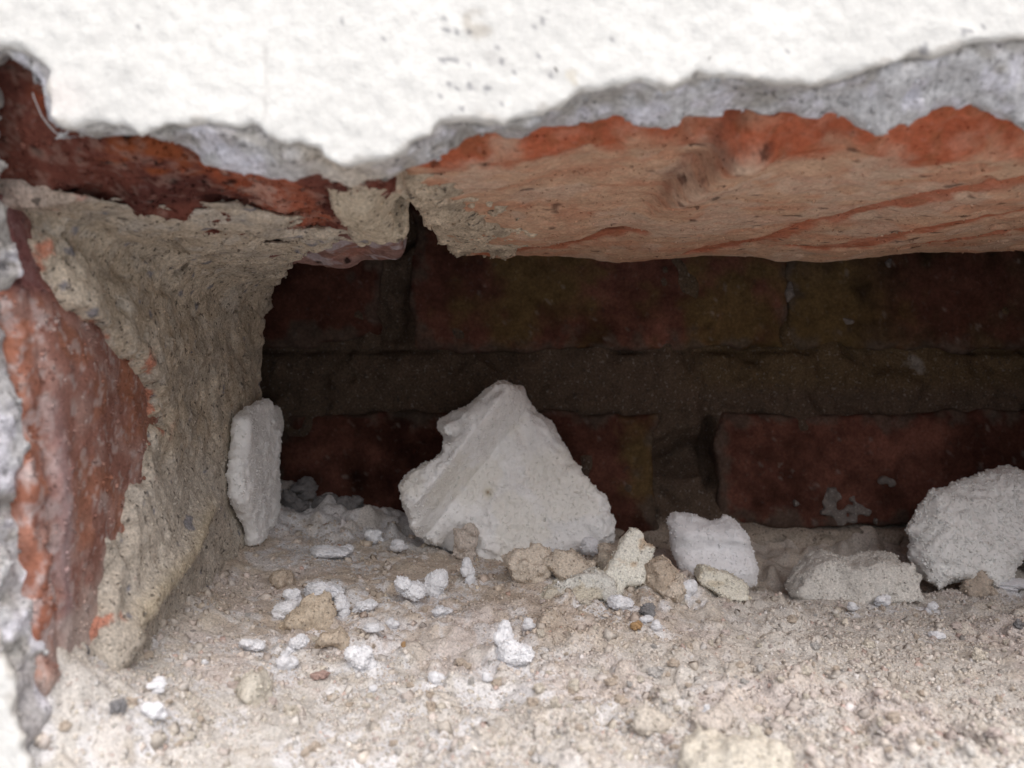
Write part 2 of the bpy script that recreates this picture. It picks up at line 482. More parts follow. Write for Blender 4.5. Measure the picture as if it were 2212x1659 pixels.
col = mix(col, (0.08, 0.03, 0.025), sstep(0.9, 1.4, fbm(p, 2.0, 47)) * np.exp(-((drx - 2) / 3.5) ** 2) * ridge_on * 0.8)
col = mix(col, (0.07, 0.02, 0.015), np.exp(-((x - 20.5) / 3.2) ** 2 - ((y - 178.5) / 2.4) ** 2) * 0.8)
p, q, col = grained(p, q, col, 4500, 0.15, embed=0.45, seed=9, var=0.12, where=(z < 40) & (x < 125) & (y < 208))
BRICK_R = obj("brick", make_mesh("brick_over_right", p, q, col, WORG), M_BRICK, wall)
BRICK_R["label"] = "orange red brick with dusty underside over the hole"

# mortar crust on the left end of that brick's underside
G = Grid((-22, 111, 26), (14, 206, 36), 0.45)
crust_edge = rbf([(-17, 128), (-12, 130), (-18, 116), (-14, 116), (-13, 122), (-8, 140), (-3, 160), (4, 172), (2, 185), (-6, 198), (-20, 140), (-19, 160), (-18, 185), (10, 150), (10, 185), (0, 130), (12, 120)],
                 [-1.5, 0.5, 2.0, 3.5, 3.0, 0, 0, 0, 0, 0, -3, -3.5, -3, 6, 4, 5, 8])
ce = crust_edge(G.x[:, :, 0], G.y[:, :, 0]) + 0.9 * gnoise(G.n[:2], 0.45, 3, 51) + 0.5 * gnoise(G.n[:2], 0.45, 1.2, 52)
bot = soffit_r(G.x, G.y) - 0.25 - 1.2 * sstep(0.5, -3, ce)[:, :, None] * (0.6 + 0.25 * gnoise(G.n[:2], 0.45, 4, 53)[:, :, None])
f = smax(bot - G.z + 0.25 * G.noise(1.6, 54) + 0.18 * G.noise(0.9, 55), ce[:, :, None] * 0.6, 0.8)
lft = -17.3 + 0.02 * (G.y - 118) + 1.0 * sstep(165, 190, G.y) + 13 * sstep(190, 214, G.y) ** 1.5 + 0.8 * gnoise(G.n[1:], 0.45, 4, 56)[None]
f = smax(smax(f, lft - G.x, 0.8), G.z - 33.5, 0.3)
p, q = G.mesh(f)
pc_, qc_ = p, q
MORT = np.array((0.50, 0.42, 0.325))
col = np.tile((0.55, 0.455, 0.345), (len(p), 1)) * (1 + 0.12 * fbm(p, 4, 60))[:, None]
p, q, col = grained(p, q, col, 900, 0.2, embed=0.45, seed=8, var=0.1)
obj("mortar", make_mesh("mortar_crust", p, q, col, WORG), M_MORTAR, wall)["label"] = "pale mortar crust on the left end of the upper right brick"

# ---- brick over the hole, left of the open joint
cps, cvs = [], []
for u, v, D in ((-60, 60, 110), (0, 118, 110.5), (60, 122, 110.5), (90, 155, 110.5), (103, 235, 110.5), (130, 268, 110.5), (200, 280, 110.5), (300, 300, 110.5), (400, 300, 110.5),
                (450, 335, 111), (545, 372, 111), (690, 374, 112), (860, 372, 112), (0, 390, 117), (-80, 380, 117), (100, 404, 118), (300, 428, 121), (500, 440, 127), (600, 458, 133), (740, 483, 142),
                (50, 300, 114), (200, 350, 116), (400, 380, 118), (600, 410, 122), (700, 420, 127)):
    P3 = PX(u, v, D)
    cps.append(P3[:2]); cvs.append(P3[2])
for xx in (-90, -70, -55, -40, -30, -20, -10):
    for yy in (150, 170, 190, 215):
        cps.append((xx, yy)); cvs.append(26.4)
for xx in (-90, -70, -55):
    cps.append((xx, 128)); cvs.append(26.4)
zleft = rbf(cps, cvs)
G = Grid((-88, 108, 23), (-17, 218, 62), 0.6)
zs = zleft(G.x[:, :, 0], G.y[:, :, 0])[:, :, None] + 0.4 * gnoise(G.n[:2], 0.6, 6, 61)[:, :, None]
pitl = np.clip(gnoise(G.n[:2], 0.6, 2.4, 64) - 1.6, 0, 2)[:, :, None]
f = zs - G.z + 0.42 * G.noise(3, 62) + 0.22 * G.noise(1.3, 63) + 1.3 * pitl
f = smax(f, 110.6 + 0.3 * G.noise(3, 65) - G.y, 0.6)
xr = -21 + 0.7 * gnoise(G.n[1:], 0.6, 6, 66)[None] + 0.35 * gnoise(G.n[1:], 0.6, 2, 67)[None] + 6 * sstep(142, 120, G.y) - 6 * sstep(168, 182, G.y)
f = smax(f, G.x - xr, 1.5)
f = smax(f, G.y - (184 + 26 * sstep(-44, -58, G.x) + 1.0 * gnoise((G.n[0], G.n[2]), 0.6, 8, 68)[:, None, :]), 2.5)
p, q = G.mesh(f)
x, y, z = p.T
col = mix(np.tile((0.17, 0.062, 0.046), (len(p), 1)), (0.11, 0.042, 0.034), sstep(-0.5, 1, fbm(p, 7, 70)))  # brick red lowered to stand in for the shade on this side
def patch(p, u, v, D, rx, rz, seed=1):
    c = PX(u, v, D)
    d = np.sqrt(((p[:, 0] - c[0]) / rx) ** 2 + ((p[:, 2] - c[2]) / rz) ** 2)
    return sstep(1.2, 0.6, d + 0.25 * fbm(p, 2.5, seed))
col = mix(col, (0.30, 0.085, 0.03), patch(p, 330, 325, 112, 6.0, 1.6) * 0.7)
col = mix(col, (0.38, 0.10, 0.045), patch(p, 480, 350, 114, 4.0, 2.0) * 0.6)
col = mix(col, (0.34, 0.09, 0.045), patch(p, 95, 190, 111, 2.5, 3.5) * 0.7)
col = mix(col, (0.40, 0.13, 0.075), patch(p, 590, 405, 121, 4.5, 2.4) * 0.7)
col = mix(col, (0.46, 0.28, 0.22), patch(p, 530, 405, 119, 3.0, 2.4, 5) * sstep(0, 0.8, fbm(p, 1.8, 72)) * 0.8)
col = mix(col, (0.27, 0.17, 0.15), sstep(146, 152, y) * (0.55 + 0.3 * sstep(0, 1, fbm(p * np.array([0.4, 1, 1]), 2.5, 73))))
col = mix(col, (0.42, 0.38, 0.40), sstep(150, 158, y) * sstep(0.3, 0.9, fbm(p, 4, 74)) * 0.7)
col = mix(col, (0.015, 0.01, 0.01), sstep(1.9, 2.3, pnoise(p, 1.3, 75)) * 0.9)
col = mix(col, (0.34, 0.22, 0.18), sstep(0.3, 1.3, fbm(p, 1.3, 77)) * 0.45)
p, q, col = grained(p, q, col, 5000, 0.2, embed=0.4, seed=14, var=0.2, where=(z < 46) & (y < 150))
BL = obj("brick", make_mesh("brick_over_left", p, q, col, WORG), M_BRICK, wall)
BL["label"] = "red broken brick coloured dark for shade over the left end of the hole"

# ---- brick left of the hole (red, its end seen from the side)
xbf = rbf([(110, -50), (110, -33), (110, -15), (110, -5), (110, 8), (111, 16), (112, 26), (116, 20), (118, 10), (124, 5), (124, -20), (124, -40), (140, 10), (150, 0), (150, -20),
           (135, -35), (180, 20), (180, 0), (180, -30), (215, 20), (215, 0), (215, -40), (130, 24), (122, 22), (113, 12)],
          [-60.6, -61.2, -62.0, -63.5, -67.0, -69.5, -70, -67.5, -65.0, -63.6, -62.6, -61.5, -66, -66, -64.6, -63, -68, -68, -66, -68, -68, -66, -70, -69, -66.0])
G = Grid((-88, 108.5, -58), (-55, 218, 26), 0.6)
xb = xbf(G.y[0], G.z[0])[None]
strip = 0.8 * np.exp(-((G.y - 116.5 - 0.02 * G.z) / 1.2) ** 2) * sstep(8, 0, G.z)
f = G.x - (xb - strip + 0.35 * gnoise(G.n[1:], 0.6, 6, 81)[None]) + (0.06 + 0.16 * sstep(120, 113, G.y)) * G.noise(2.8, 82) + (0.11 + 0.2 * sstep(120, 113, G.y)) * G.noise(1.3, 83)
f = smax(f, 111.4 + 0.5 * G.noise(3, 84) - G.y, 1.0)
p, q = G.mesh(f)
x, y, z = p.T
col = mix(np.tile((0.29, 0.145, 0.115), (len(p), 1)), (0.37, 0.225, 0.19), sstep(-0.4, 1.2, fbm(p, 5, 90)))
col = mix(col, (0.34, 0.145, 0.085), sstep(0.5, 1.4, fbm(p, 7, 91)) * 0.5 + 0.5 * np.exp(-((y - 150) / 5) ** 2 - ((z + 2) / 6) ** 2))
col = mix(col, (0.38, 0.15, 0.09), sstep(115.0, 112.5, y + 1.8 * pnoise(p, 3, 92)) * 0.6)
col = mix(col, (0.50, 0.39, 0.37), sstep(0.25, 1.0, fbm(p, 3.0, 93)) * sstep(126, 114, y) * 0.85)
col = mix(col, (0.52, 0.45, 0.43), sstep(0.6, 1.4, fbm(p, 1.3, 94)) * 0.5)
col = mix(col, (0.42, 0.32, 0.33), np.exp(-((y - 119) / 2.0) ** 2) * sstep(5, -15, z) * 0.6)
col = mix(col, (0.17, 0.075, 0.075), sstep(11, 14, z) * sstep(126, 118, y) * 0.85)  # recessed upper part: purple brick with its shade put into the colour
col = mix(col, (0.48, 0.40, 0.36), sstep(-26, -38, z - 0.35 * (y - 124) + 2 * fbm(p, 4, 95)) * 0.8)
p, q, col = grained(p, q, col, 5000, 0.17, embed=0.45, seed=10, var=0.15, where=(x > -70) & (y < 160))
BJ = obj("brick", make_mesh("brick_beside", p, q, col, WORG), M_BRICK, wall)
BJ["label"] = "dusty red brick end left of the hole"

# ---- mortar left in the joints: header joint on that brick's end, coved into the bed joint above
ybz = np.array([(-60, 118), (-45, 120), (-38, 124), (-33, 129), (-26.6, 133), (-22, 136.7), (-17.6, 141.6), (-10.6, 150.6), (-6, 154.6), (0, 153.6), (3, 147), (9, 135), (10.5, 126), (12, 120.5), (17, 118.5), (22, 119), (27, 115), (40, 113)])
yar = np.array([(-90, 117), (-68, 117), (-60, 118.2), (-52, 120.8), (-40, 126.5), (-34, 133), (-28, 142), (-27, 130), (-26, 118), (-22, 114.5), (-14, 113.5), (0, 113)])
yend = np.array([(-90, 216), (-62, 214), (-57, 208), (-52, 196), (-46, 178), (-41, 166), (-34, 158), (-28, 153), (-22, 148), (-19, 145), (-14, 141), (0, 140)])
G = Grid((-76, 111, -56), (-10, 224, 36), 0.5)
nyz1, nyz2 = gnoise(G.n[1:], 0.5, 7, 101), gnoise(G.n[1:], 0.5, 2.5, 102)
Y2, Z2 = G.y[0], G.z[0]
yb2 = np.interp(Z2, ybz[:, 0], ybz[:, 1])
grow = sstep(-1.5, 5, Y2 - yb2 + 1.6 * nyz2 + 0.9 * gnoise(G.n[1:], 0.5, 1.1, 103))
xm = xbf(Y2, Z2) - 1.2 + 3.2 * grow + 0.3 * nyz1 + 0.08 * nyz2 + 0.8 * gnoise(G.n[1:], 0.5, 17, 117)
xm = np.maximum(xm, -90) + (3.6 * sstep(165, 212, Y2)) * sstep(-45, -10, Z2 + 20)
crest = np.interp(Y2, [120, 130, 142, 159, 175, 200, 215], [-43, -40, -35.4, -32, -25.6, -20, -18])
xm = xm + 2.6 * np.exp(-((Z2 - crest) / 3.2) ** 2) * sstep(122, 134, Y2) * sstep(190, 172, Y2) - 0.9 * sstep(crest - 1.5, crest - 7, Z2) * sstep(120, 130, Y2)
xm = xm + 1.6 * np.exp(-((Y2 - 128) / 6) ** 2 - ((Z2 - 15) / 4) ** 2)        # knob by the brick's top corner
jamb = (G.x - xm[None])
jamb = smax(jamb, G.y - (216 + 3.5 * sstep(-5, -15, G.z) + 0.6 * nyz2[None] * 0 + 0.9 * gnoise((G.n[0], G.n[2]), 0.5, 3, 104)[:, None, :]), 1.5)
jamb = np.where(grow[None] > 0.02, jamb, np.maximum(jamb, 0.6))
X2, YY2 = G.x[:, :, 0], G.y[:, :, 0]
yarx = np.interp(X2, yar[:, 0], yar[:, 1])
yenx = np.interp(X2, yend[:, 0], yend[:, 1])
nxy = gnoise(G.n[:2], 0.5, 3, 105)
nxy2 = gnoise(G.n[:2], 0.5, 1.3, 106)
zm = 25.9 - 1.5 * sstep(1, 14, YY2 - yarx) + 0.35 * gnoise(G.n[:2], 0.5, 6, 107) - 0.9 * sstep(-40, -60, X2)
plug = sstep(-29, -25, X2)
zm = zm + plug * (3.0 * sstep(128, 113, YY2)) + 4.5 * np.exp(-((X2 + 17.5) / 2.6) ** 2 - ((YY2 - 129) / 7) ** 2)
bed = (zm[:, :, None] - G.z)
bed = smax(bed, (yarx - YY2 + 0.5 * nxy + 0.3 * nxy2)[:, :, None], 1.0)
bed = smax(bed, (YY2 - yenx + 1.1 * nxy + 0.5 * nxy2)[:, :, None] * 0.8, 1.0)
bed = smax(bed, (X2 + 17.6 - 2.6 * sstep(123, 114, YY2) + 0.9 * nxy + 0.5 * nxy2)[:, :, None], 1.2)
bed = smax(bed, G.z - (26.9 + 8 * sstep(-30, -27, G.x)), 0.5)
f = smin(jamb, bed, 9.0)
f = smax(f, (yarx - 0.5 - YY2)[:, :, None] * sstep(22, 26, G.z) - 4 * sstep(26, 22, G.z), 0.6)
gr = 0.75 * np.clip(np.abs(G.noise(7, 115)) - 0.6, 0, 1.2) * sstep(0, 1, G.noise(16, 116)) + (0.07 + 0.16 * np.clip(G.noise(20, 114), 0, 1)) * (G.noise(3.2, 108) + 0.8 * G.noise(1.5, 109)) + 0.13 * G.noise(0.9, 110)
holes = np.clip(G.noise(1.5, 111) - 1.9, 0, 2) * 1.4
f = f + gr + holes
# cracks
ck = np.abs(G.noise(14, 112)) 
f = f + 0.9 * np.exp(-(ck / 0.03) ** 2) * (G.noise(26, 113) > 0.0)
p, q = G.mesh(f)
x, y, z = p.T
low = sstep(-8, -20, z)
col = mix(np.tile(MORT, (len(p), 1)), (0.58, 0.50, 0.40), sstep(-0.6, 1.0, fbm(p, 9, 120)))
col = mix(col, (0.37, 0.325, 0.27), sstep(0.1, 1.1, fbm(p, 5, 121)) * 0.6)
col = mix(col, (0.55, 0.51, 0.455), low * 0.6)
col = mix(col, (0.62, 0.57, 0.50), sstep(0.7, 1.3, fbm(p, 2.6, 126)) * 0.5)
col = mix(col, (0.52, 0.44, 0.31), np.exp(-((z - np.interp(y, [120, 142, 159, 175, 200], [-43, -35.4, -32, -25.6, -20]) - 0.5) / 1.8) ** 2) * sstep(130, 138, y) * sstep(182, 170, y) * 0.7)
col = mix(col, (0.56, 0.47, 0.35), sstep(-29, -25, x) * sstep(20, 24, z) * 0.8)
col = mix(col, (0.52, 0.17, 0.10), sstep(1.0, 1.5, fbm(p, 4.5, 122)) * sstep(8, 1, np.abs(y - np.interp(z, ybz[:, 0], ybz[:, 1]) - 2)) * 0.75)
col = mix(col, (0.55, 0.47, 0.43), sstep(-60, -68, x) * sstep(24, 25.5, z) * 0.3)
col = mix(col, (0.47, 0.36, 0.32), sstep(122, 117, y) * sstep(12, 18, z) * 0.6)
col = mix(col, (0.16, 0.17, 0.22), sstep(1.85, 2.2, pnoise(p, 1.8, 123)) * 0.7)
see = (x > -70) & (y < 217) & (y > 112)
p, q, col = grained(p, q, col, 5000, 0.19, embed=0.42, seed=7, var=0.15, where=see)
MOR = obj("mortar", make_mesh("mortar_joint", p, q, col, WORG), M_MORTAR, wall)
MOR["label"] = "beige mortar of the open joint left of and over the hole"

# ---- brickwork behind the plaster beyond what the hole shows
for k, (lo, hi) in enumerate((((-B, 112.8, 62.4), (B, 214, B)), ((-B, 112.8, -B), (B, 214, -58.5)), ((-B, 112.8, -58.2), (-88.4, 214, 62.0)), ((152, 112.8, -58.2), (B, 214, 62.0)))):
    bp_, bq_ = box(lo, hi)
    obj("masonry", make_mesh("masonry", bp_, bq_, np.tile((0.25, 0.10, 0.07), (8, 1)), WORG, smooth=False), M_BACKBRICK, wall)

# ------------------------------------------------------------------ inner wall at the back of the hole
inner = tag(empty("inner_wall", (0, 238, -60)), "inner brick wall coloured dark for shade at the back of the hole", "wall")
IORG = (0, 238, -60)
YBW = 238.0
def back_brick(x0, x1, z0, z1, base, alt, alt_at, seed, label=None):
    vox = 0.9
    G = Grid((x0 - 2, YBW - 4, z0 - 2), (x1 + 2, YBW + 12, z1 + 2), vox)
    cx, cz, hx, hz = (x0 + x1) / 2, (z0 + z1) / 2, (x1 - x0) / 2, (z1 - z0) / 2
    dx = np.abs(G.x - cx) - hx + 0.6 * gnoise((G.n[1], G.n[2]), vox, 9, seed)[None] + 0.4 * G.noise(3.5, seed + 8)
    dz = np.abs(G.z - cz) - hz + 0.6 * gnoise(G.n[:2], vox, 11, seed + 1)[:, :, None] + 0.35 * G.noise(4, seed + 9)
    dy = YBW - G.y + 0.35 * gnoise((G.n[0], G.n[2]), vox, 11, seed + 2)[:, None, :]
    f = smax(smax(dx, dz, 2.0), smax(dy, G.y - (YBW + 10), 0.5), 2.0) + 0.3 * G.noise(3, seed + 3) + 0.9 * np.clip(G.noise(4, seed + 10) - 1.7, 0, 1)
    p, q = G.mesh(f)
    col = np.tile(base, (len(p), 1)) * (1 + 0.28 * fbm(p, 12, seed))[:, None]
    for c, (ax, az, rx, rz) in zip(alt, alt_at):
        d = np.sqrt(((p[:, 0] - ax) / rx) ** 2 + ((p[:, 2] - az) / rz) ** 2)
        col = mix(col, c, sstep(1.5, 0.3, d + 0.3 * fbm(p, 6, seed + 5)) * 0.9)
    col = mix(col, (0.26, 0.23, 0.21), sstep(2.1, 2.6, fbm(p, 1.8, seed + 7)) * 0.4)
    rim = np.minimum(hx - np.abs(p[:, 0] - cx), hz - np.abs(p[:, 2] - cz))
    col = mix(col, (0.10, 0.08, 0.065), sstep(3.5, 0, rim + 2.2 * fbm(p, 5, seed + 6)) * 0.7)
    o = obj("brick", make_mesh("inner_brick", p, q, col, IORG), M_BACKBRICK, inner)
    if label: o["label"] = label
    return o
RED, YEL = np.array((0.098, 0.042, 0.031)), (0.125, 0.084, 0.038)  # inner brick colours darkened to stand in for the blocked light back here
def bx(u): return (u - U0) / F * YBW
def bz(v): return (V0 - v) / F * YBW
Rw = 66.0
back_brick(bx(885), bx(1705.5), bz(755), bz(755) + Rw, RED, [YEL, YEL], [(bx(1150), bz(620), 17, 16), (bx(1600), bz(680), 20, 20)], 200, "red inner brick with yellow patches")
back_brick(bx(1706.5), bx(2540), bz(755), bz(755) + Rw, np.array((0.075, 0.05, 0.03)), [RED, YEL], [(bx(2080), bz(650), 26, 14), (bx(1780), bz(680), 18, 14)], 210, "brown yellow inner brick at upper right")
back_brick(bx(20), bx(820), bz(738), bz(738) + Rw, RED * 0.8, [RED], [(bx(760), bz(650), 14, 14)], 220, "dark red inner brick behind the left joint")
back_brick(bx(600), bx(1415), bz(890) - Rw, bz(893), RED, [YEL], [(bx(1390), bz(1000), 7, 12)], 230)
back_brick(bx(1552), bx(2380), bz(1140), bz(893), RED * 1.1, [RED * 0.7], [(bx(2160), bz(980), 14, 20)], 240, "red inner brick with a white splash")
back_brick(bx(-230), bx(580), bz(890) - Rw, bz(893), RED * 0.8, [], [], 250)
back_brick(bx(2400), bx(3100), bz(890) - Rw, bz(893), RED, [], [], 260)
# mortar sheet behind and between the inner bricks
G = Grid((-140, 234, -64), (165, 255, 84), 0.8)
nx2 = gnoise((G.n[0], G.n[2]), 0.8, 6, 271)[:, None, :]
bedj = np.exp(-((G.z + (-bz(755) - bz(890)) / 2 * 1) / 8.0) ** 4)
yj = 240.6 - 2.0 * bedj + 0.9 * nx2 + 0.5 * gnoise((G.n[0], G.n[2]), 0.8, 2.5, 272)[:, None, :]
vj = np.exp(-((G.x - bx(852)) / 4.2) ** 4) * (G.z > bz(760))
yj = yj + 2.6 * vj
lj = np.exp(-((G.x - bx(1484)) / 9) ** 4)
yj = yj + lj * (8.0 * np.exp(-((G.z - bz(985) - 0.35 * (G.x - bx(1490))) / 4.0) ** 2) - 2.0 * sstep(bz(1020), bz(1040), G.z) - 2.2 * sstep(bz(960), bz(930), G.z) * sstep(bx(1530), bx(1500), G.x))
yj = yj + 6 * np.exp(-((G.x - bx(1535)) / 1.6) ** 2) * sstep(bz(895), bz(915), G.z) * sstep(bz(1080), bz(1040), G.z)
yj = yj - 3.0 * sstep(bz(1135), bz(1150), G.z) * (0.8 + 0.6 * nx2)
f = smax(yj - G.y, G.y - 254, 0.5) + 0.45 * G.noise(3.0, 273) + 0.3 * G.noise(1.7, 274)
f = f + 1.6 * np.exp(-((G.z - bz(757)) / 0.8) ** 2) * (gnoise(G.n, 0.8, 18, 275) > -0.3)
p, q = G.mesh(f)
x, y, z = p.T
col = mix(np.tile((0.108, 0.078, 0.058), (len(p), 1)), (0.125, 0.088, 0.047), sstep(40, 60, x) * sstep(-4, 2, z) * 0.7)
col = mix(col, (0.50, 0.43, 0.36), sstep(-36, -44, z) * 0.9)  # rubble at the foot made paler, light falling there put into the colour
col = mix(col, (0.30, 0.28, 0.26), blob(p, 1980, 785, 2.6, 238) * 0.7)
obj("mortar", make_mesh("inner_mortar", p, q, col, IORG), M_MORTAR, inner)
# white splash and thin smears stuck to the inner bricks
def splash(u, v, w, h, seed):
    D = YBW
    r = np.random.default_rng(seed)
    c = PX(u, v, D)
    G = Grid((c[0] - w, D - 4, c[2] - h), (c[0] + w, D + 2, c[2] + h), 0.45)
    d = np.sqrt(((G.x - c[0]) / (w * 0.62)) ** 2 + ((G.z - c[2]) / (h * 0.62)) ** 2) - 1
    d = d + 0.38 * gnoise((G.n[0], G.n[2]), 0.45, max(w, h) * 0.45, seed)[:, None, :] + 0.5 * gnoise((G.n[0], G.n[2]), 0.45, 1.3, seed + 1)[:, None, :]
    f = smax(d * min(w, h) * 0.5, (D - 1.1 - G.y) + 0.3 * G.noise(1.4, seed + 2), 0.8)
    p, q = G.mesh(f)
    if len(p): obj("mortar_splash", make_mesh("mortar_splash", p, q, np.tile((0.21, 0.185, 0.17), (len(p), 1)), IORG), M_CRUMB, inner)
splash(1830, 1095, 7.5, 5.0, 281)
splash(1915, 1040, 3, 1.5, 282)
splash(1918, 572, 1.6, 2.4, 283)
splash(1720, 1088, 2.0, 2.0, 284)
splash(1705, 640, 1.4, 9.0, 285)
splash(1700, 1105, 1.6, 1.6, 286)
splash(1830, 690, 2.6, 1.4, 287)
# brickwork beyond
for lo, hi in (((-B, 256, -B), (B, 350, B)), ((-B, 214.5, 90), (B, 255.5, 110)), ((-B, 214.5, -110), (B, 255.5, -64.5)), ((-180, 214.5, -64), (-150, 255.5, 89.5)), ((170, 214.5, -64), (200, 255.5, 89.5))):
    bp_, bq_ = box(lo, hi)
    obj("masonry", make_mesh("masonry", bp_, bq_, np.tile((0.22, 0.09, 0.065), (8, 1)), IORG, smooth=False), M_BACKBRICK, inner)

# ------------------------------------------------------------------ dust on the bottom of the hole
cp, cv = [], []
def fc(u, v, D):
    P3 = PX(u, v, D)
    cp.append(P3[:2]); cv.append(P3[2])
for xx in (-66, -50, -30, 0, 40, 80, 120, 155):
    cp.append((xx, 106)); cv.append(-52.0)
for u, v, D in ((60, 1600, 109.5), (100, 1450, 115), (160, 1425, 122), (215, 1450, 134), (300, 1390, 147), (350, 1350, 157), (430, 1270, 176), (530, 1172, 205),
                (610, 1107, 224), (700, 1128, 221), (820, 1165, 216), (860, 1192, 211), (1000, 1208, 207), (1100, 1212, 203), (1200, 1205, 202),
                (1340, 1212, 202), (1440, 1225, 200), (1520, 1266, 201), (1640, 1291, 203), (1800, 1291, 203), (1970, 1287, 203), (2212, 1278, 203), (2400, 1275, 203)):
    fc(u, v, D)
for xx, yy, zz in ((-45, 118, -50), (-20, 118, -51.5), (20, 118, -51), (60, 118, -51), (100, 118, -51), (-45, 150, -47.5), (-15, 150, -49), (20, 150, -49.2), (60, 150, -51), (110, 150, -51), (150, 150, -51),
                   (-40, 180, -43.5), (-10, 180, -45.3), (20, 178, -45.5), (60, 180, -51), (110, 180, -50.8), (150, 180, -50.8),
                   (-60, 236, -29), (-30, 236, -35), (0, 236, -45), (30, 236, -44), (60, 238, -42), (100, 238, -41), (150, 238, -42),
                   (0, 216, -46), (30, 218, -46), (55, 216, -52), (80, 218, -54), (110, 218, -53), (75, 229, -50), (100, 229, -49), (150, 218, -52)):
    cp.append((xx, yy)); cv.append(zz)
floor0 = rbf(cp, cv, smooth=0.6)
hx = np.arange(-84, 153, 0.4)
hy = np.arange(105.2, 240, 0.4)
HX, HY = np.meshgrid(hx, hy, indexing='ij')
sh = HX.shape
back = sstep(207, 216, HY)
HZ = floor0(HX, HY)
HZ = HZ + 1.6 * np.exp(-((HX + 63) / 4.0) ** 2) * sstep(118, 130, HY) + 0.55 * gnoise(sh, 0.4, 13, 301) + 0.40 * gnoise(sh, 0.4, 6, 302)
clod = gnoise(sh, 0.4, 3.0, 303)
mask = sstep(-0.4, 1.0, gnoise(sh, 0.4, 22, 304) + 0.5 * sstep(165, 130, HY))
HZ = HZ + (0.18 + 0.35 * mask) * clod * 0.7 + (0.10 + 0.22 * mask) * gnoise(sh, 0.4, 1.5, 305) + 0.09 * gnoise(sh, 0.4, 0.85, 306)
cl1, cl2 = gnoise(sh, 0.4, 2.6, 320), gnoise(sh, 0.4, 5.0, 321)
HZ = HZ + 0.7 * sstep(0.7, 1.25, cl1) * (0.35 + mask) + 1.1 * sstep(0.8, 1.2, cl2 + 0.25 * cl1) * (0.3 + 0.7 * mask)
HZ = HZ + back * (1.1 * gnoise(sh, 0.4, 4, 307) + 0.6 * gnoise(sh, 0.4, 1.8, 308))
# cracks and hollows in the crust at the front
def groove(pts, w, d):
    global HZ
    P3 = []
    for u, v in pts:
        D = 51.0 * F / (v - V0)
        P3.append(((u - U0) / F * D, D))
    m = seg(HX + 0.35 * clod, HY, P3, w)
    HZ = HZ - d * m
groove([(1385, 1500), (1410, 1530), (1440, 1560)], 0.9, 1.7)
groove([(1300, 1460), (1330, 1490), (1345, 1515)], 1.0, 1.0)
groove([(1350, 1560), (1385, 1568)], 0.7, 1.0)
groove([(1700, 1560), (1760, 1568), (1790, 1580)], 0.8, 1.0)
groove([(610, 1345), (680, 1352), (720, 1350)], 1.0, 1.2)
groove([(440, 1430), (520, 1440), (560, 1436)], 0.7, 0.8)
groove([(1560, 1440), (1600, 1450), (1640, 1440)], 0.7, 0.8)
HZ = HZ - 14 * sstep(107.6, 105.2, HY)
nx_, ny_ = sh
idx = np.arange(nx_ * ny_).reshape(sh)
q = np.stack([idx[:-1, :-1], idx[1:, :-1], idx[1:, 1:], idx[:-1, 1:]], -1).reshape(-1, 4)
p = np.stack([HX, HY, HZ], -1).reshape(-1, 3)
def floor_z(x, y):
    i = np.clip((np.asarray(x) - hx[0]) / 0.4, 0, nx_ - 2); j = np.clip((np.asarray(y) - hy[0]) / 0.4, 0, ny_ - 2)
    a, b = np.floor(i).astype(int), np.floor(j).astype(int)
    s, t_ = i - a, j - b
    return (HZ[a, b] * (1 - s) * (1 - t_) + HZ[a + 1, b] * s * (1 - t_) + HZ[a, b + 1] * (1 - s) * t_ + HZ[a + 1, b + 1] * s * t_)
def hit(u, v):
    """where the line of sight through a pixel meets the dust"""
    D = np.arange(108, 238, 0.25)
    x_ = (u - U0) / F * D
    z_ = (V0 - v) / F * D
    below = np.nonzero(z_ <= floor_z(x_, D))[0]
    k = below[0] if len(below) else len(D) - 1
    return np.array([x_[k], D[k], floor_z(x_[k], D[k])])
x, y, z = p.T
SAND, PINK, GREY = np.array((0.545, 0.465, 0.39)), (0.65, 0.585, 0.555), (0.64, 0.61, 0.57)
def floor_color(p):
    x, y, z = p.T
    near = sstep(168, 138, y + 0.10 * (40 - x) * 0 + 9 * fbm(p, 30, 310))
    c = mix(np.tile(SAND, (len(p), 1)), GREY, np.maximum(near, sstep(20, 50, x) * 0.9))
    c = mix(c, PINK, sstep(0.0, 1.1, fbm(p, 22, 311) + 0.5 * sstep(45, 85, x) - 0.2) * 0.8)
    c = mix(c, (0.50, 0.43, 0.365), back_(y, x) * 0.5)
    return c
def back_(y, x): return sstep(206, 214, y) * sstep(30, 60, x)
col = floor_color(p)
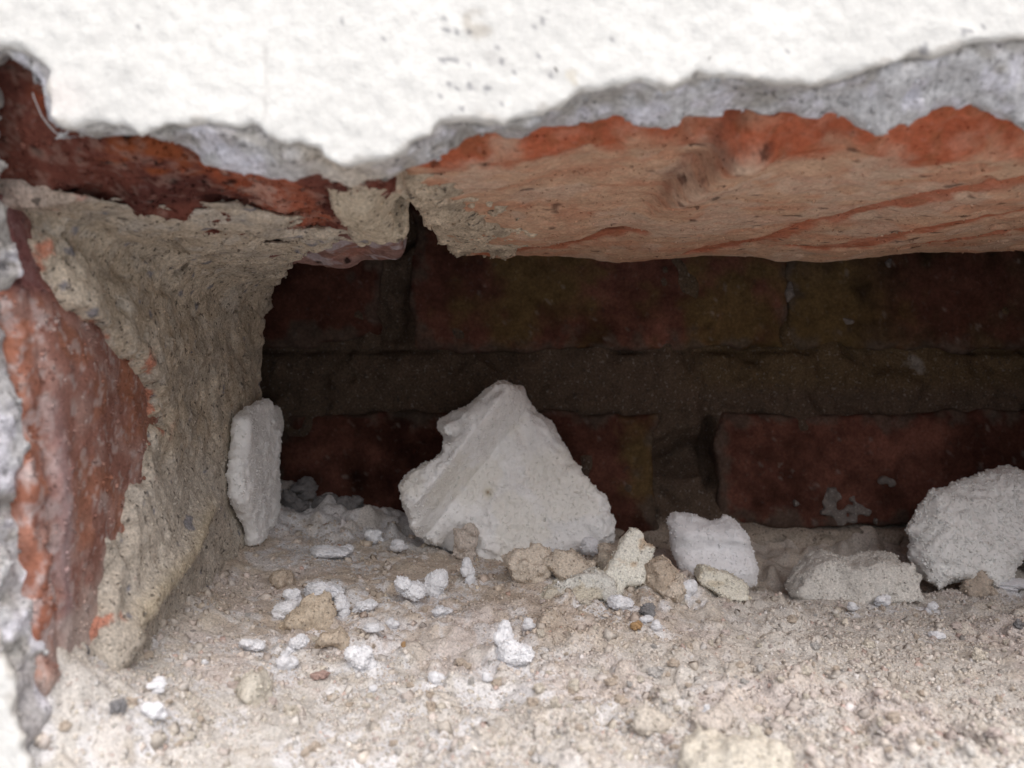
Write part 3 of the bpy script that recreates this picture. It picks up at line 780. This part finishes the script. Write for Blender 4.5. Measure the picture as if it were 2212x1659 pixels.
WL = [  # u, bottom v, width, height, shape, label
    (890, 1306, 76, 66, 0, "soft white lump left of the twin lump on the brown dust"),
    (938, 1290, 58, 74, 1, "tall soft white lump right of its twin on the brown dust"),
    (778, 1456, 72, 64, 2, "bright white lump alone on the left middle dust"),
    (1106, 1442, 90, 62, 3, "bright white lump under the rounded finger in the middle foreground"),
    (1090, 1412, 46, 76, 4, "rounded white finger standing on the bright lump in the foreground"),
    (1141, 1368, 34, 34, 5, "round white bead right of the white finger"),
    (636, 1416, 60, 52, 6, "blue white lump above the other on the left dust"),
    (612, 1452, 58, 46, 7, "blue white lump below the other on the left dust"),
    (545, 1412, 62, 36, 0, "greyish white lump by the dark speckled crumb on the left dust"),
    (612, 1338, 60, 48, 1, "white lump left of the largest sand coloured clod"),
    (632, 1310, 44, 40, 2, "cream white lump behind the largest sand coloured clod"),
    (690, 1300, 92, 44, 3, "long white lump above right of the largest clod"),
    (736, 1332, 42, 50, 4, "oval white lump right of the largest clod"),
    (780, 1328, 60, 40, 6, "wide white lump at the right end of the row by the largest clod"),
    (802, 1372, 54, 24, 5, "thin white flake standing clear of the sand below the row"),
    (843, 1358, 36, 24, 7, "little white lump right of the thin flake"),
    (700, 1208, 96, 30, 3, "long grey white lump on the slope below the strip"),
    (742, 1204, 36, 36, 6, "small white knob at the right end of the long grey white lump"),
    (808, 1178, 44, 36, 2, "white knob at the right end of the crest"),
    (858, 1198, 46, 34, 5, "white ball in the shade left of the biggest clump"),
    (1275, 1208, 60, 50, 5, "smooth white bead against the right foot of the biggest clump"),
    (1485, 1296, 44, 50, 1, "white lump in front of the horned clump, left of the wedge chip"),
    (1340, 1320, 62, 36, 3, "white crust under the leaning yellowish chip"),
    (1010, 1262, 36, 60, 4, "faint white lump right of the twin lumps"),
    (950, 1335, 60, 24, 7, "low pale flake below the twin lumps"),
    (1418, 1368, 30, 28, 5, "white bead right of the orange grain"),
    (1392, 1350, 42, 24, 6, "white flake just behind the orange grain"),
    (1912, 1312, 46, 28, 2, "ragged white flake in front of the flat stone"),
    (1842, 1324, 28, 24, 5, "white bead left of the ragged flake before the flat stone"),
    (2014, 1326, 32, 32, 6, "round white bead right of the ragged flake before the flat stone"),
    (2028, 1384, 40, 20, 3, "low white flake on the dust at the far right"),
    (2190, 1278, 70, 30, 1, "white scraps under the right foot of the arched clump"),
    (1530, 1568, 42, 44, 7, "blurred blue white flake by the cream crumb in the front dust"),
    (1050, 1478, 28, 26, 5, "pale blue bead in front of the bright foreground lump"),
    (802, 1500, 22, 26, 6, "blue white bead below the lone bright lump"),
    (330, 1560, 56, 44, 2, "blurred blue white lump near the left front corner"),
    (338, 1498, 42, 34, 4, "blurred white lump behind the blue white one at the left front"),
    (940, 1480, 40, 30, 3, "faint blue white lump between the bead and the lone bright lump"),
    (440, 1440, 18, 14, 5, "tiny white flake at the foot of the jamb"),
    (1140, 1215, 18, 18, 7, "tiny white ball at the foot of the biggest clump"),
]
wh = sstep(0.7, 1.25, fbm(p, 6, 312)) * sstep(75, 15, x) * 0.55
wh = np.maximum(wh, sstep(0.0, 0.8, fbm(p, 7, 316)) * sstep(45, 5, x) * sstep(160, 146, y) * 0.7)
for u, v, w_, h_, k_, l_ in WL:
    c = hit(u, v)
    wh = np.maximum(wh, sstep(1.0, 0.35, np.hypot(x - c[0], y - c[1] - 1) / (w_ * c[1] / F * 1.0) + 0.55 * fbm(p, 1.8, 314)) * 0.75)
wh = np.maximum(wh, sstep(206, 214, y) * sstep(0, -20, x) * 0.8)
for u, v, r in ((720, 1290, 7), (880, 1290, 6), (640, 1190, 6), (760, 1190, 7), (1250, 1270, 9), (1300, 1310, 5), (1110, 1440, 5), (620, 1430, 6), (950, 1500, 5), (330, 1540, 4), (1050, 1240, 6)):
    c = hit(u, v)
    wh = np.maximum(wh, sstep(1.0, 0.4, np.hypot(x - c[0], y - c[1]) / r + 0.5 * fbm(p, 2.5, 313)) * 0.85)
col = mix(col, (0.78, 0.78, 0.80), wh)
col = mix(col, (0.60, 0.52, 0.42), sstep(0.7, 1.25, cl1.ravel()) * 0.35)
bed = obj("mortar_dust", make_mesh("mortar_dust", p, q, col), M_DUST)
tag(bed, "beige mortar dust covering the bottom of the hole", "dust", kind="stuff")

# ------------------------------------------------------------------ loose grains too small to count
rng = np.random.default_rng(77)
NG = 60000
gy = 109 + (rng.random(NG) ** 1.15) * 112
gx = (rng.random(NG) * 2 - 1) * gy * 0.62 + 3
ok = (gx > -63) & (gx < 148)
gx, gy = gx[ok], gy[ok]
dens = sstep(-1.2, 1.2, pnoise(np.stack([gx, gy, gx * 0], 1), 13, 2)) * (0.45 + 0.55 * sstep(-20, 50, gx))
ok = rng.random(len(gx)) < 0.25 + dens
gx, gy = gx[ok], gy[ok]
n = len(gx)
gr_ = np.clip(0.20 * np.exp(rng.standard_normal(n) * 0.45), 0.1, 0.8)
big_ = rng.random(n) < 0.05
gr_ = np.where(big_, np.clip(gr_ * 2.6, 0.3, 1.1), gr_)
gz = floor_z(gx, gy) + gr_ * 0.15
V, Fq = specks(np.stack([gx, gy, gz], 1), gr_, rng)
PAL = np.array([(0.50, 0.42, 0.33), (0.58, 0.51, 0.44), (0.55, 0.44, 0.39), (0.66, 0.62, 0.57), (0.40, 0.36, 0.33), (0.74, 0.73, 0.74), (0.26, 0.24, 0.23), (0.45, 0.20, 0.14), (0.60, 0.52, 0.38)])
pk = rng.choice(len(PAL), n, p=[.26, .22, .16, .13, .08, .06, .04, .02, .03])
gc = floor_color(np.stack([gx, gy, gz], 1)) * 0.6 + PAL[pk] * 0.4
gc = gc * (1 + 0.12 * rng.standard_normal((n, 1)))
o = obj("grit", make_mesh("grit", V, Fq, np.repeat(gc, 8, axis=0)), M_GRAIN)
tag(o, "fine loose grit scattered over the mortar dust", "grit", kind="stuff")

# ------------------------------------------------------------------ loose pieces
def lump(name, label, cat, poly, D, T, R=None, kind='white', vox=0.35, noise=((6, .5), (2.5, .2), (0.9, .14)), yoff=None, seed=1, color=None, mat=None, group=None, axis='y', paint=None, sink=0.0, grains=None):
    """solid from an outline at its own depth, with rounded thickness and crumbly relief"""
    if D is None:
        D = hit(np.mean([a for a, b in poly]), max(b for a, b in poly) - 6)[1] + T * 0.5
    if axis == 'y':
        P2 = np.array([PX(u, v, D)[[0, 2]] for u, v in poly])
    else:
        P2 = np.array(poly, float)
    P2 = P2 - np.array([0, sink])
    lo, hi = P2.min(0) - 3, P2.max(0) + 3
    Tm = T + 4 + (6 if yoff else 0)
    if axis == 'y':
        G = Grid((lo[0], D - Tm, lo[1]), (hi[0], D + Tm + 4, hi[1]), vox)
        s = polysdf(P2, G.x[:, 0, :], G.z[0])[:, None, :]
        w = G.y - D
        if yoff: w = w - yoff(G.x, G.z)
    else:
        G = Grid((D - T - 4, lo[0], lo[1]), (D + T + 4, hi[0], hi[1]), vox)
        s = polysdf(P2, G.y[0], G.z[0])[None]
        w = G.x - D
    R = R or T
    qd = np.maximum(s + R, 0)
    if R / T > 0.7: f = np.sqrt(qd ** 2 + (w * R / T) ** 2) - R
    else: f = smax(s, np.abs(w) - T, 1.3 * R)          # slab with flat broken faces
    for k, (sc_, am) in enumerate(noise):
        f = f + am * G.noise(sc_, seed * 17 + k)
    p, q = G.mesh(f)
    base = np.array([(P2[:, 0].mean(), D, P2[:, 1].min())]) if axis == 'y' else np.array([(D, P2[:, 0].mean(), P2[:, 1].min())])
    c0 = color if color is not None else (0.93, 0.925, 0.915)
    col = np.tile(c0, (len(p), 1)) * (1 + 0.03 * fbm(p, 5, seed))[:, None]
    if paint: col = paint(p, col)
    if grains is None: grains = (0.26, 0.135) if kind == 'white' else (0.15, 0.16)
    p, q, col = grained(p, q, col, int(len(p) * grains[0]), grains[1], embed=0.5, seed=seed, var=0.012 if kind == 'white' else 0.13)
    o = obj(name, make_mesh(name, p, q, col, base[0]), mat or (M_FLUFF if kind == 'white' else M_CRUMB), loc=base[0])
    return tag(o, label, cat, group)

BIG = [(868, 1052), (885, 1034), (935, 1005), (962, 978), (970, 945), (953, 918), (1010, 884), (1052, 850), (1088, 832), (1122, 848), (1150, 902), (1196, 934), (1240, 984), (1268, 1034), (1308, 1088),
       (1330, 1148), (1330, 1185), (1250, 1222), (1050, 1222), (960, 1218), (908, 1184), (882, 1112)]
DB = 205.0
ridge_a, ridge_b = PX(1075, 868, DB)[[0, 2]], PX(905, 1078, DB)[[0, 2]]
def big_off(x, z):
    e = ridge_b - ridge_a
    e = e / np.linalg.norm(e)
    d = (x - ridge_a[0]) * e[1] - (z - ridge_a[1]) * e[0]          # positive on one side
    d = -d
    left = np.clip(d, 0, 7) * 1.7 - 1.0 * np.exp(-(d / 1.5) ** 2)
    up = 0.28 * np.clip(z + 34, 0, 40)
    hollow = 2.6 * np.exp(-((x - PX(975, 0, DB)[0]) / 3.5) ** 2 - ((z - PX(0, 1180, DB)[2]) / 5) ** 2)
    groove_ = 0.9 * np.exp(-((x - 11 - 0.2 * z) / 2.6) ** 2) * sstep(-18, -24, z) - 0.8 * np.exp(-((x - 14) / 4) ** 2 - ((z + 22) / 4) ** 2)
    return left + up + hollow + groove_
def big_paint(p, col):
    col = mix(col, (0.66, 0.60, 0.44), np.exp(-((p[:, 0] - PX(1052, 0, DB)[0]) / 1.4) ** 2 - ((p[:, 2] - PX(0, 1070, DB)[2]) / 1.6) ** 2) * 0.7)
    col = mix(col, (0.86, 0.83, 0.75), sstep(0, 1.2, fbm(p, 12, 3)) * 0.5)
    col = mix(col, (0.25, 0.17, 0.10), np.exp(-((p[:, 0] - PX(1052, 0, DB)[0]) / .45) ** 2 - ((p[:, 2] - PX(0, 1071, DB)[2]) / .45) ** 2) * 0.9)
    return col
lump("white_clump", "biggest white fluffy clump standing upright in the middle of the hole", "clump", BIG, DB, 8.0, 3.2, vox=0.34, yoff=big_off, seed=3,
     noise=((10, .6), (4.5, .35), (1.9, .22), (0.85, .16)), paint=big_paint)
# beige nub pressed against its foot
lump("mortar_crumb", "pinkish beige crumb stuck to the lower left front of the biggest white clump", "crumb", [(985, 1150), (1020, 1130), (1040, 1140), (1035, 1180), (1020, 1215), (985, 1218), (970, 1190)], None, 2.2, 2.0, kind='c', seed=5,
     color=(0.63, 0.56, 0.50), noise=((3, .4), (1.4, .35), (.8, .2)))
# strip on the jamb
lump("white_clump", "upright white fluffy strip stuck to the mortar left of the dark opening", "clump", [(197, -4.3), (208, -3.5), (219, -6), (221, -10.8), (216, -17), (217, -24.7), (214, -33.8), (206, -37), (199, -37.5), (194, -31), (187, -25), (185, -19.4), (190, -14), (191, -8)], -60.2, 1.7, 1.5, axis='x', seed=7,
     noise=((6, .4), (2.6, .12), (0.9, .12)))
lump("white_clump", "white scooped clump with two curled horns behind the yellowish chip", "clump", [(1447, 1130), (1465, 1113), (1500, 1116), (1545, 1130), (1565, 1128), (1576, 1117), (1600, 1130), (1618, 1170), (1634, 1225), (1632, 1262), (1560, 1275), (1480, 1268), (1462, 1225), (1450, 1175)], 208.0, 5.5, 4.5, seed=9,
     noise=((7, .4), (3, .12), (0.9, .1)), color=(0.91, 0.91, 0.93), yoff=lambda x, z: 0.35 * np.clip(z + 46, 0, 20) + 0.8 * np.exp(-((x - PX(1530, 0, 208)[0]) / 5) ** 2 - ((z - PX(0, 1165, 208)[2]) / 3) ** 2) + 0.8 * np.sin(z * 0.9))
lump("white_clump", "arched white fluffy clump at the right edge beside the flat stone", "clump", [(1972, 1200), (1985, 1140), (2045, 1072), (2120, 1046), (2212, 1028), (2300, 1050), (2380, 1120), (2395, 1262), (2300, 1272), (2262, 1195), (2200, 1202), (2176, 1226), (2166, 1262), (2122, 1272), (2100, 1252), (2060, 1262), (2012, 1272), (1985, 1255)], 210.0, 6.5, 5.0, seed=11,
     noise=((8, .6), (3.5, .3), (1.6, .15), (.85, .16)), color=(0.92, 0.92, 0.90), grains=(0.4, 0.17), yoff=lambda x, z: 0.25 * np.clip(z + 48, 0, 40))
lump("white_clump", "low white crumbly crest along the dark rim of the dust heap", "clump", [(560, 1168), (575, 1112), (606, 1098), (640, 1116), (700, 1124), (752, 1140), (800, 1146), (826, 1166), (830, 1195), (760, 1205), (680, 1192), (610, 1200)], 216.0, 6.0, 3.0, seed=21,
     noise=((5, .9), (2.2, .6), (1.0, .35)), color=(0.66, 0.62, 0.62), grains=(0.12, 0.3), yoff=lambda x, z: 1.3 * np.clip(z + 43, 0, 12))
# flat stone and chips
def stain(c, s, a):
    return lambda p, col: mix(col, c, sstep(0.0, 0.9, fbm(p, s, 6)) * a)
lump("mortar_stone", "flat grey beige mortar stone lying between the white clumps on the right", "stone", [(1716, 1285), (1735, 1245), (1768, 1218), (1800, 1206), (1850, 1216), (1900, 1208), (1950, 1212), (1968, 1235), (1970, 1285), (1930, 1300), (1800, 1298), (1760, 1300)], None, 6.0, 1.1, kind='c', seed=13,
     color=(0.70, 0.675, 0.63), noise=((6, .4), (2.5, .22), (0.9, .16)), yoff=lambda x, z: 0.25 * np.clip(z + 50, 0, 12) + 3.0 * sstep(81, 76, x))
lump("mortar_chip", "yellowish white chip leaning upright on the dust heap", "chip", [(1293, 1270), (1300, 1240), (1328, 1205), (1350, 1168), (1370, 1148), (1393, 1163), (1397, 1177), (1418, 1188), (1412, 1210), (1390, 1250), (1374, 1264), (1354, 1266), (1340, 1290), (1308, 1288)], None, 2.2, 0.9, kind='c', seed=15,
     color=(0.80, 0.78, 0.70), noise=((3, .15), (1.4, .14), (.8, .12)), paint=stain((0.50, 0.33, 0.18), 5, 0.65), yoff=lambda x, z: 0.45 * np.clip(z + 44, 0, 14))
lump("mortar_chip", "flat pale plate lying under the leaning yellowish chip", "chip", [(1156, 1308), (1190, 1285), (1230, 1268), (1290, 1255), (1340, 1275), (1330, 1300), (1280, 1306), (1230, 1318), (1190, 1322)], None, 4.0, 1.2, kind='c', seed=17,
     color=(0.72, 0.71, 0.66), noise=((3, .3), (1.4, .15), (.8, .12)), paint=stain((0.55, 0.46, 0.30), 4, 0.45), yoff=lambda x, z: 1.6 * np.clip(z + 48, 0, 6))
lump("mortar_chip", "pale wedge chip lying at the foot of the horned white clump", "chip", [(1518, 1262), (1530, 1242), (1580, 1250), (1625, 1270), (1630, 1292), (1622, 1308), (1570, 1296), (1540, 1282)], None, 3.4, 1.2, kind='c', seed=19,
     color=(0.80, 0.77, 0.67), noise=((3, .2), (1.3, .12), (.8, .1)), paint=stain((0.50, 0.40, 0.24), 4, 0.4), yoff=lambda x, z: 1.2 * np.clip(z + 49, 0, 6))
BEI = (0.66, 0.58, 0.49)
for (poly, D, T, lab, cc, sd) in (
    ([(1092, 1205), (1115, 1190), (1150, 1180), (1190, 1200), (1185, 1240), (1150, 1258), (1110, 1240)], None, 3.6, "beige sandy crumb in front of the biggest white clump", BEI, 23),
    ([(1182, 1215), (1205, 1185), (1235, 1188), (1275, 1215), (1280, 1245), (1240, 1268), (1205, 1250)], None, 3.2, "beige crumb with a white fringe between the biggest clump and the pale plate", (0.62, 0.54, 0.45), 25),
    ([(1290, 1225), (1300, 1185), (1330, 1192), (1345, 1215), (1330, 1250)], None, 3.0, "beige crumb half hidden behind the leaning yellowish chip", (0.58, 0.51, 0.43), 27),
    ([(1385, 1255), (1400, 1205), (1430, 1200), (1468, 1235), (1472, 1262), (1430, 1290)], None, 3.6, "brown beige crumb just right of the leaning yellowish chip", (0.55, 0.46, 0.37), 29),
    ([(1430, 1275), (1440, 1240), (1465, 1245), (1480, 1275), (1460, 1300)], None, 2.6, "small beige crumb below the brown crumb by the leaning chip", BEI, 31),
    ([(2070, 1275), (2085, 1245), (2120, 1240), (2145, 1262), (2145, 1292), (2080, 1295)], None, 3.6, "beige crumb under the arched white clump", (0.57, 0.49, 0.41), 33),
    ([(612, 1345), (630, 1310), (665, 1290), (700, 1295), (722, 1325), (715, 1352), (660, 1362)], None, 4.0, "largest sand coloured clod on the left of the dust", (0.59, 0.50, 0.395), 35),
    ([(690, 1390), (700, 1360), (735, 1355), (752, 1380), (740, 1405)], None, 2.2, "sand coloured clod right of the largest clod", (0.59, 0.50, 0.40), 37),
    ([(518, 1480), (535, 1455), (565, 1452), (586, 1475), (582, 1505), (545, 1515), (522, 1500)], None, 2.8, "cream knobbly crumb casting a dark shadow on the left dust", (0.66, 0.62, 0.54), 39),
    ([(588, 1255), (595, 1230), (620, 1235), (626, 1258), (605, 1275)], None, 2.0, "small brown crumb at the foot of the mortar jamb", (0.54, 0.45, 0.36), 41),
    ([(1362, 1560), (1372, 1525), (1395, 1515), (1425, 1540), (1440, 1570), (1420, 1588), (1380, 1580)], None, 2.2, "cream crumb beside the crack in the front dust", (0.62, 0.57, 0.50), 43),
    ([(1490, 1560), (1500, 1530), (1540, 1525), (1570, 1545), (1560, 1572), (1520, 1580)], None, 2.4, "cream crumb right of the crack with a blue white flake", (0.64, 0.58, 0.52), 45),
    ([(1470, 1670), (1480, 1610), (1520, 1575), (1580, 1580), (1640, 1590), (1700, 1620), (1710, 1690), (1600, 1720), (1500, 1710)], None, 4.5, "blurred yellowish lump at the very front of the dust", (0.66, 0.61, 0.52), 47),
    ([(1195, 1650), (1210, 1615), (1245, 1608), (1265, 1635), (1255, 1668), (1215, 1672)], None, 2.0, "blurred cream crumb at the front left of the yellowish lump", (0.72, 0.68, 0.64), 49)):
    h = None
    lump("mortar_crumb", lab, "crumb", poly, D, T, T * 0.75, kind='c', seed=sd, vox=0.35, color=cc, noise=((3.2, .45), (1.5, .3), (.8, .2)), sink=0.2)

# small white lumps: a few shapes, each placed on the dust where it lies
def unit_blob(seed, fuzzy=True, k=3, vox=0.045, amp=0.1):
    r = np.random.default_rng(seed)
    G = Grid((-1.7,) * 3, (1.7,) * 3, vox)
    f = 9.0
    for j in range(k):
        c = r.normal(0, 0.38, 3) if j else np.zeros(3)
        rad = r.uniform(0.5, 0.85) if j else 0.8
        f = smin(f, np.sqrt((G.x - c[0]) ** 2 + (G.y - c[1]) ** 2 + (G.z - c[2]) ** 2) - rad, 0.18)
    f = f + 0.07 * G.noise(0.7, seed) + 0.035 * G.noise(0.3, seed + 1) + 0.03 * G.noise(0.14, seed + 2)
    p, q = G.mesh(f)
    ext = np.abs(p).max(0)
    p = p / ext
    p, q, _ = grained(p, q, np.ones((len(p), 3)), 900, 0.04, embed=0.42, seed=seed)
    return p, q
def unit_rock(seed, vox=0.09):
    r = np.random.default_rng(seed)
    G = Grid((-1.5,) * 3, (1.5,) * 3, vox)
    f = np.sqrt(G.x ** 2 + G.y ** 2 + G.z ** 2) - 1.05
    for j in range(6):
        d = r.normal(0, 1, 3); d /= np.linalg.norm(d)
        f = smax(f, G.x * d[0] + G.y * d[1] + G.z * d[2] - r.uniform(0.6, 0.95), 0.22)
    f = f + 0.15 * G.noise(0.7, seed) + 0.10 * G.noise(0.3, seed + 1)
    p, q = G.mesh(f)
    p = p / np.abs(p).max(0)
    p, q, _ = grained(p, q, np.ones((len(p), 3)), 200, 0.10, embed=0.35, seed=seed)
    return p, q
BLOBS = [unit_blob(400 + k * 7, k=3 + k % 3, vox=0.07 if k > 3 else 0.05) for k in range(8)]
ROCKS = [unit_rock(500 + k * 5) for k in range(8)]
def mesh_unit(name, pq, c, seed):
    p, q = pq
    col = np.tile(c, (len(p), 1)) * (1 + 0.05 * fbm(p, 0.5, seed))[:, None]
    return make_mesh(name, p, q, col)
WHITE = (0.82, 0.825, 0.85)
ME_DIM = [mesh_unit("white_lump", b, (0.22, 0.21, 0.21), k) for k, b in enumerate(BLOBS[:6])]  # same white lumps in grey, shadow at the back put into the colour
ME_W = [mesh_unit("white_lump", b, WHITE, k) for k, b in enumerate(BLOBS)]
for m_ in ME_W: m_.materials.append(None); m_.materials[0] = None
# unit meshes are 1 mm in radius; their fine bump is tied to the real size through object scale, so give them a plain relief material
def unit_mat(name, src_rough=0.95, contrast=0.08, scale=9.0, bump=0.4, sss=0.0):
    return granular(name, fine=scale * 1000, contrast=contrast, bump=bump, bump_mm=0.25, bump_scale=scale * 1000, rough=src_rough, sss=sss)
M_UW = unit_mat("white_lump_fluff", contrast=0.05, scale=6.0, bump=0.25)
M_UR = unit_mat("crumb_grain", contrast=0.28, scale=5.0, bump=0.7)
for m_ in ME_W + ME_DIM: m_.materials.clear(); m_.materials.append(M_UW)
cnt = [0]
def place(me, name, label, cat, u, vb, wpx, hpx, depth=1.0, rot=None, group=None, lean=0.0, sinkf=0.18):
    """stand a unit piece on the dust: bottom centre at (u, vb), width and height as seen"""
    c = hit(u, vb)
    s = c[1] / F
    w, h = wpx * s / 2, hpx * s / 2
    o = bpy.data.objects.new(name, me)
    COL.objects.link(o)
    d = w * depth
    o.scale = (w, d, h)
    r = np.random.default_rng(cnt[0] + 900)
    cnt[0] += 1
    o.rotation_euler = (0, lean, (rot if rot is not None else r.uniform(-0.4, 0.4)))
    o.location = tuple(np.array([c[0], c[1] + d * 0.35, max(c[2], floor_z(c[0], c[1] + d * 0.35) - h * 0.3) + h * (1 - sinkf)]) * MM)
    return tag(o, label, cat, group)

for u, vb, w, h, k, lab in WL:
    place(ME_W[k], "white_lump", lab, "lump", u, vb, w, h, 0.9)
# dim lumps far back on the left
for k, (u, vb, w, h) in enumerate(((640, 1090, 70, 70), (700, 1085, 60, 50), (760, 1095, 70, 50), (820, 1125, 60, 50), (660, 1055, 60, 50), (880, 1150, 50, 40))):
    c = PX(u, vb, 231)
    o = place(ME_DIM[k], "white_lump", "white lump coloured grey for the shadow against the inner wall", "lump", u, 1140, w, h, 0.9, group="dim lumps at the back of the hole")
    o.location = tuple(c * MM)
    o.scale = (w / F * 115, w / F * 100, h / F * 115)

SPEC = [("dark_pebble", "pebble", (0.27, 0.265, 0.27), [(252, 1545, 34, 32, "dark grey pebble at the blurred left front of the dust"), (1398, 1334, 38, 30, "grey violet pebble right of the pale plate"),
                                             (2204, 1360, 24, 24, "blue grey pebble at the right edge")]),
        ("orange_grain", "grain", (0.50, 0.33, 0.18), [(1376, 1362, 26, 20, "orange grain in front of the white flake"), (870, 1400, 12, 12, "tiny orange grain right of the thin flake")]),
        ("red_chip", "chip", (0.50, 0.36, 0.32), [(690, 1468, 40, 14, "dull red sliver on the left dust"), (1885, 1290, 40, 20, "rusty chip in front of the flat stone")])]
for nm, ct, cc, items in SPEC:
    for k, (u, vb, w, h, lab) in enumerate(items):
        me = mesh_unit(nm, ROCKS[k % 8], cc, k)
        me.materials.append(M_UR)
        place(me, nm, lab, ct, u, vb, w, h, 0.9)

# countless small crumbs, each a loose piece
KIN = [("beige", (0.57, 0.49, 0.41), "small beige mortar crumb lying loose in the dust", "beige crumbs scattered over the dust", 95),
       ("cream", (0.66, 0.61, 0.53), "small cream mortar crumb lying loose in the dust", "cream crumbs scattered over the dust", 75),
       ("pink", (0.63, 0.55, 0.51), "small pinkish mortar crumb lying loose in the dust", "pinkish crumbs scattered over the dust", 60),
       ("grey", (0.52, 0.50, 0.48), "small grey crumb lying loose in the dust", "grey crumbs scattered over the dust", 26)]
for nm, cc, lab, grp, cnt_ in KIN:
    mes = []
    for k in range(6):
        me = mesh_unit("crumb", ROCKS[(k + len(nm)) % 8], cc, k)
        me.materials.append(M_UR)
        mes.append(me)
    for k in range(cnt_):
        while True:
            u, v = rng.uniform(60, 2190), 1290 + 350 * rng.random() ** 0.8
            if u < 560 and v < 1480 - (u - 215) * 0.9: continue
            if rng.random() > 0.35 + 0.65 * (u / 2212): continue
            break
        w = float(np.clip(12.5 * math.exp(rng.normal(0, 0.40)), 8, 34)) * (0.8 + 0.6 * (v - 1290) / 350)
        place(mes[k % 6], "crumb", lab, "crumb", u, v, w, w * rng.uniform(0.6, 0.95), rng.uniform(0.7, 1.1), rot=rng.uniform(0, 6.28), group=grp, sinkf=0.45)

# cobweb thread across the dark brick at the upper left
def tube(pts, r, k=6):
    P3 = np.array(pts, float)
    V_, F_ = [], []
    for i, c in enumerate(P3):
        t_ = P3[min(i + 1, len(P3) - 1)] - P3[max(i - 1, 0)]
        t_ /= np.linalg.norm(t_)
        a = np.cross(t_, (0, 1, 0.1)); a /= np.linalg.norm(a)
        b = np.cross(t_, a)
        for j in range(k):
            an = 2 * math.pi * j / k
            V_.append(c + r * (math.cos(an) * a + math.sin(an) * b))
    for i in range(len(P3) - 1):
        for j in range(k):
            F_.append((i * k + j, i * k + (j + 1) % k, (i + 1) * k + (j + 1) % k, (i + 1) * k + j))
    return np.array(V_), np.array(F_)
web = [PX(u, v, D) for u, v, D in ((70, 200, 109), (78, 222, 109.5), (90, 250, 110), (103, 268, 110), (118, 285, 110), (136, 296, 109.5), (150, 283, 108)) ]
wv, wf = tube(web, 0.07)
parts = [(wv, wf)]
for s_ in range(4):
    r = np.random.default_rng(s_)
    c0 = PX(140, 292, 109)
    t2 = tube([c0 + r.normal(0, .45, 3) for _ in range(5)], 0.08)
    parts.append(t2)
off, vs, fs = 0, [], []
for a, b_ in parts:
    vs.append(a); fs.append(b_ + off); off += len(a)
wc = PX(118, 285, 110)
o = obj("cobweb", make_mesh("cobweb", np.concatenate(vs), np.concatenate(fs), np.full((off, 3), 0.6), wc), M_GRAIN, loc=wc)
tag(o, "pale cobweb thread hanging before the dark broken brick", "cobweb")
# parts of the walls were modelled about their wall's own origin
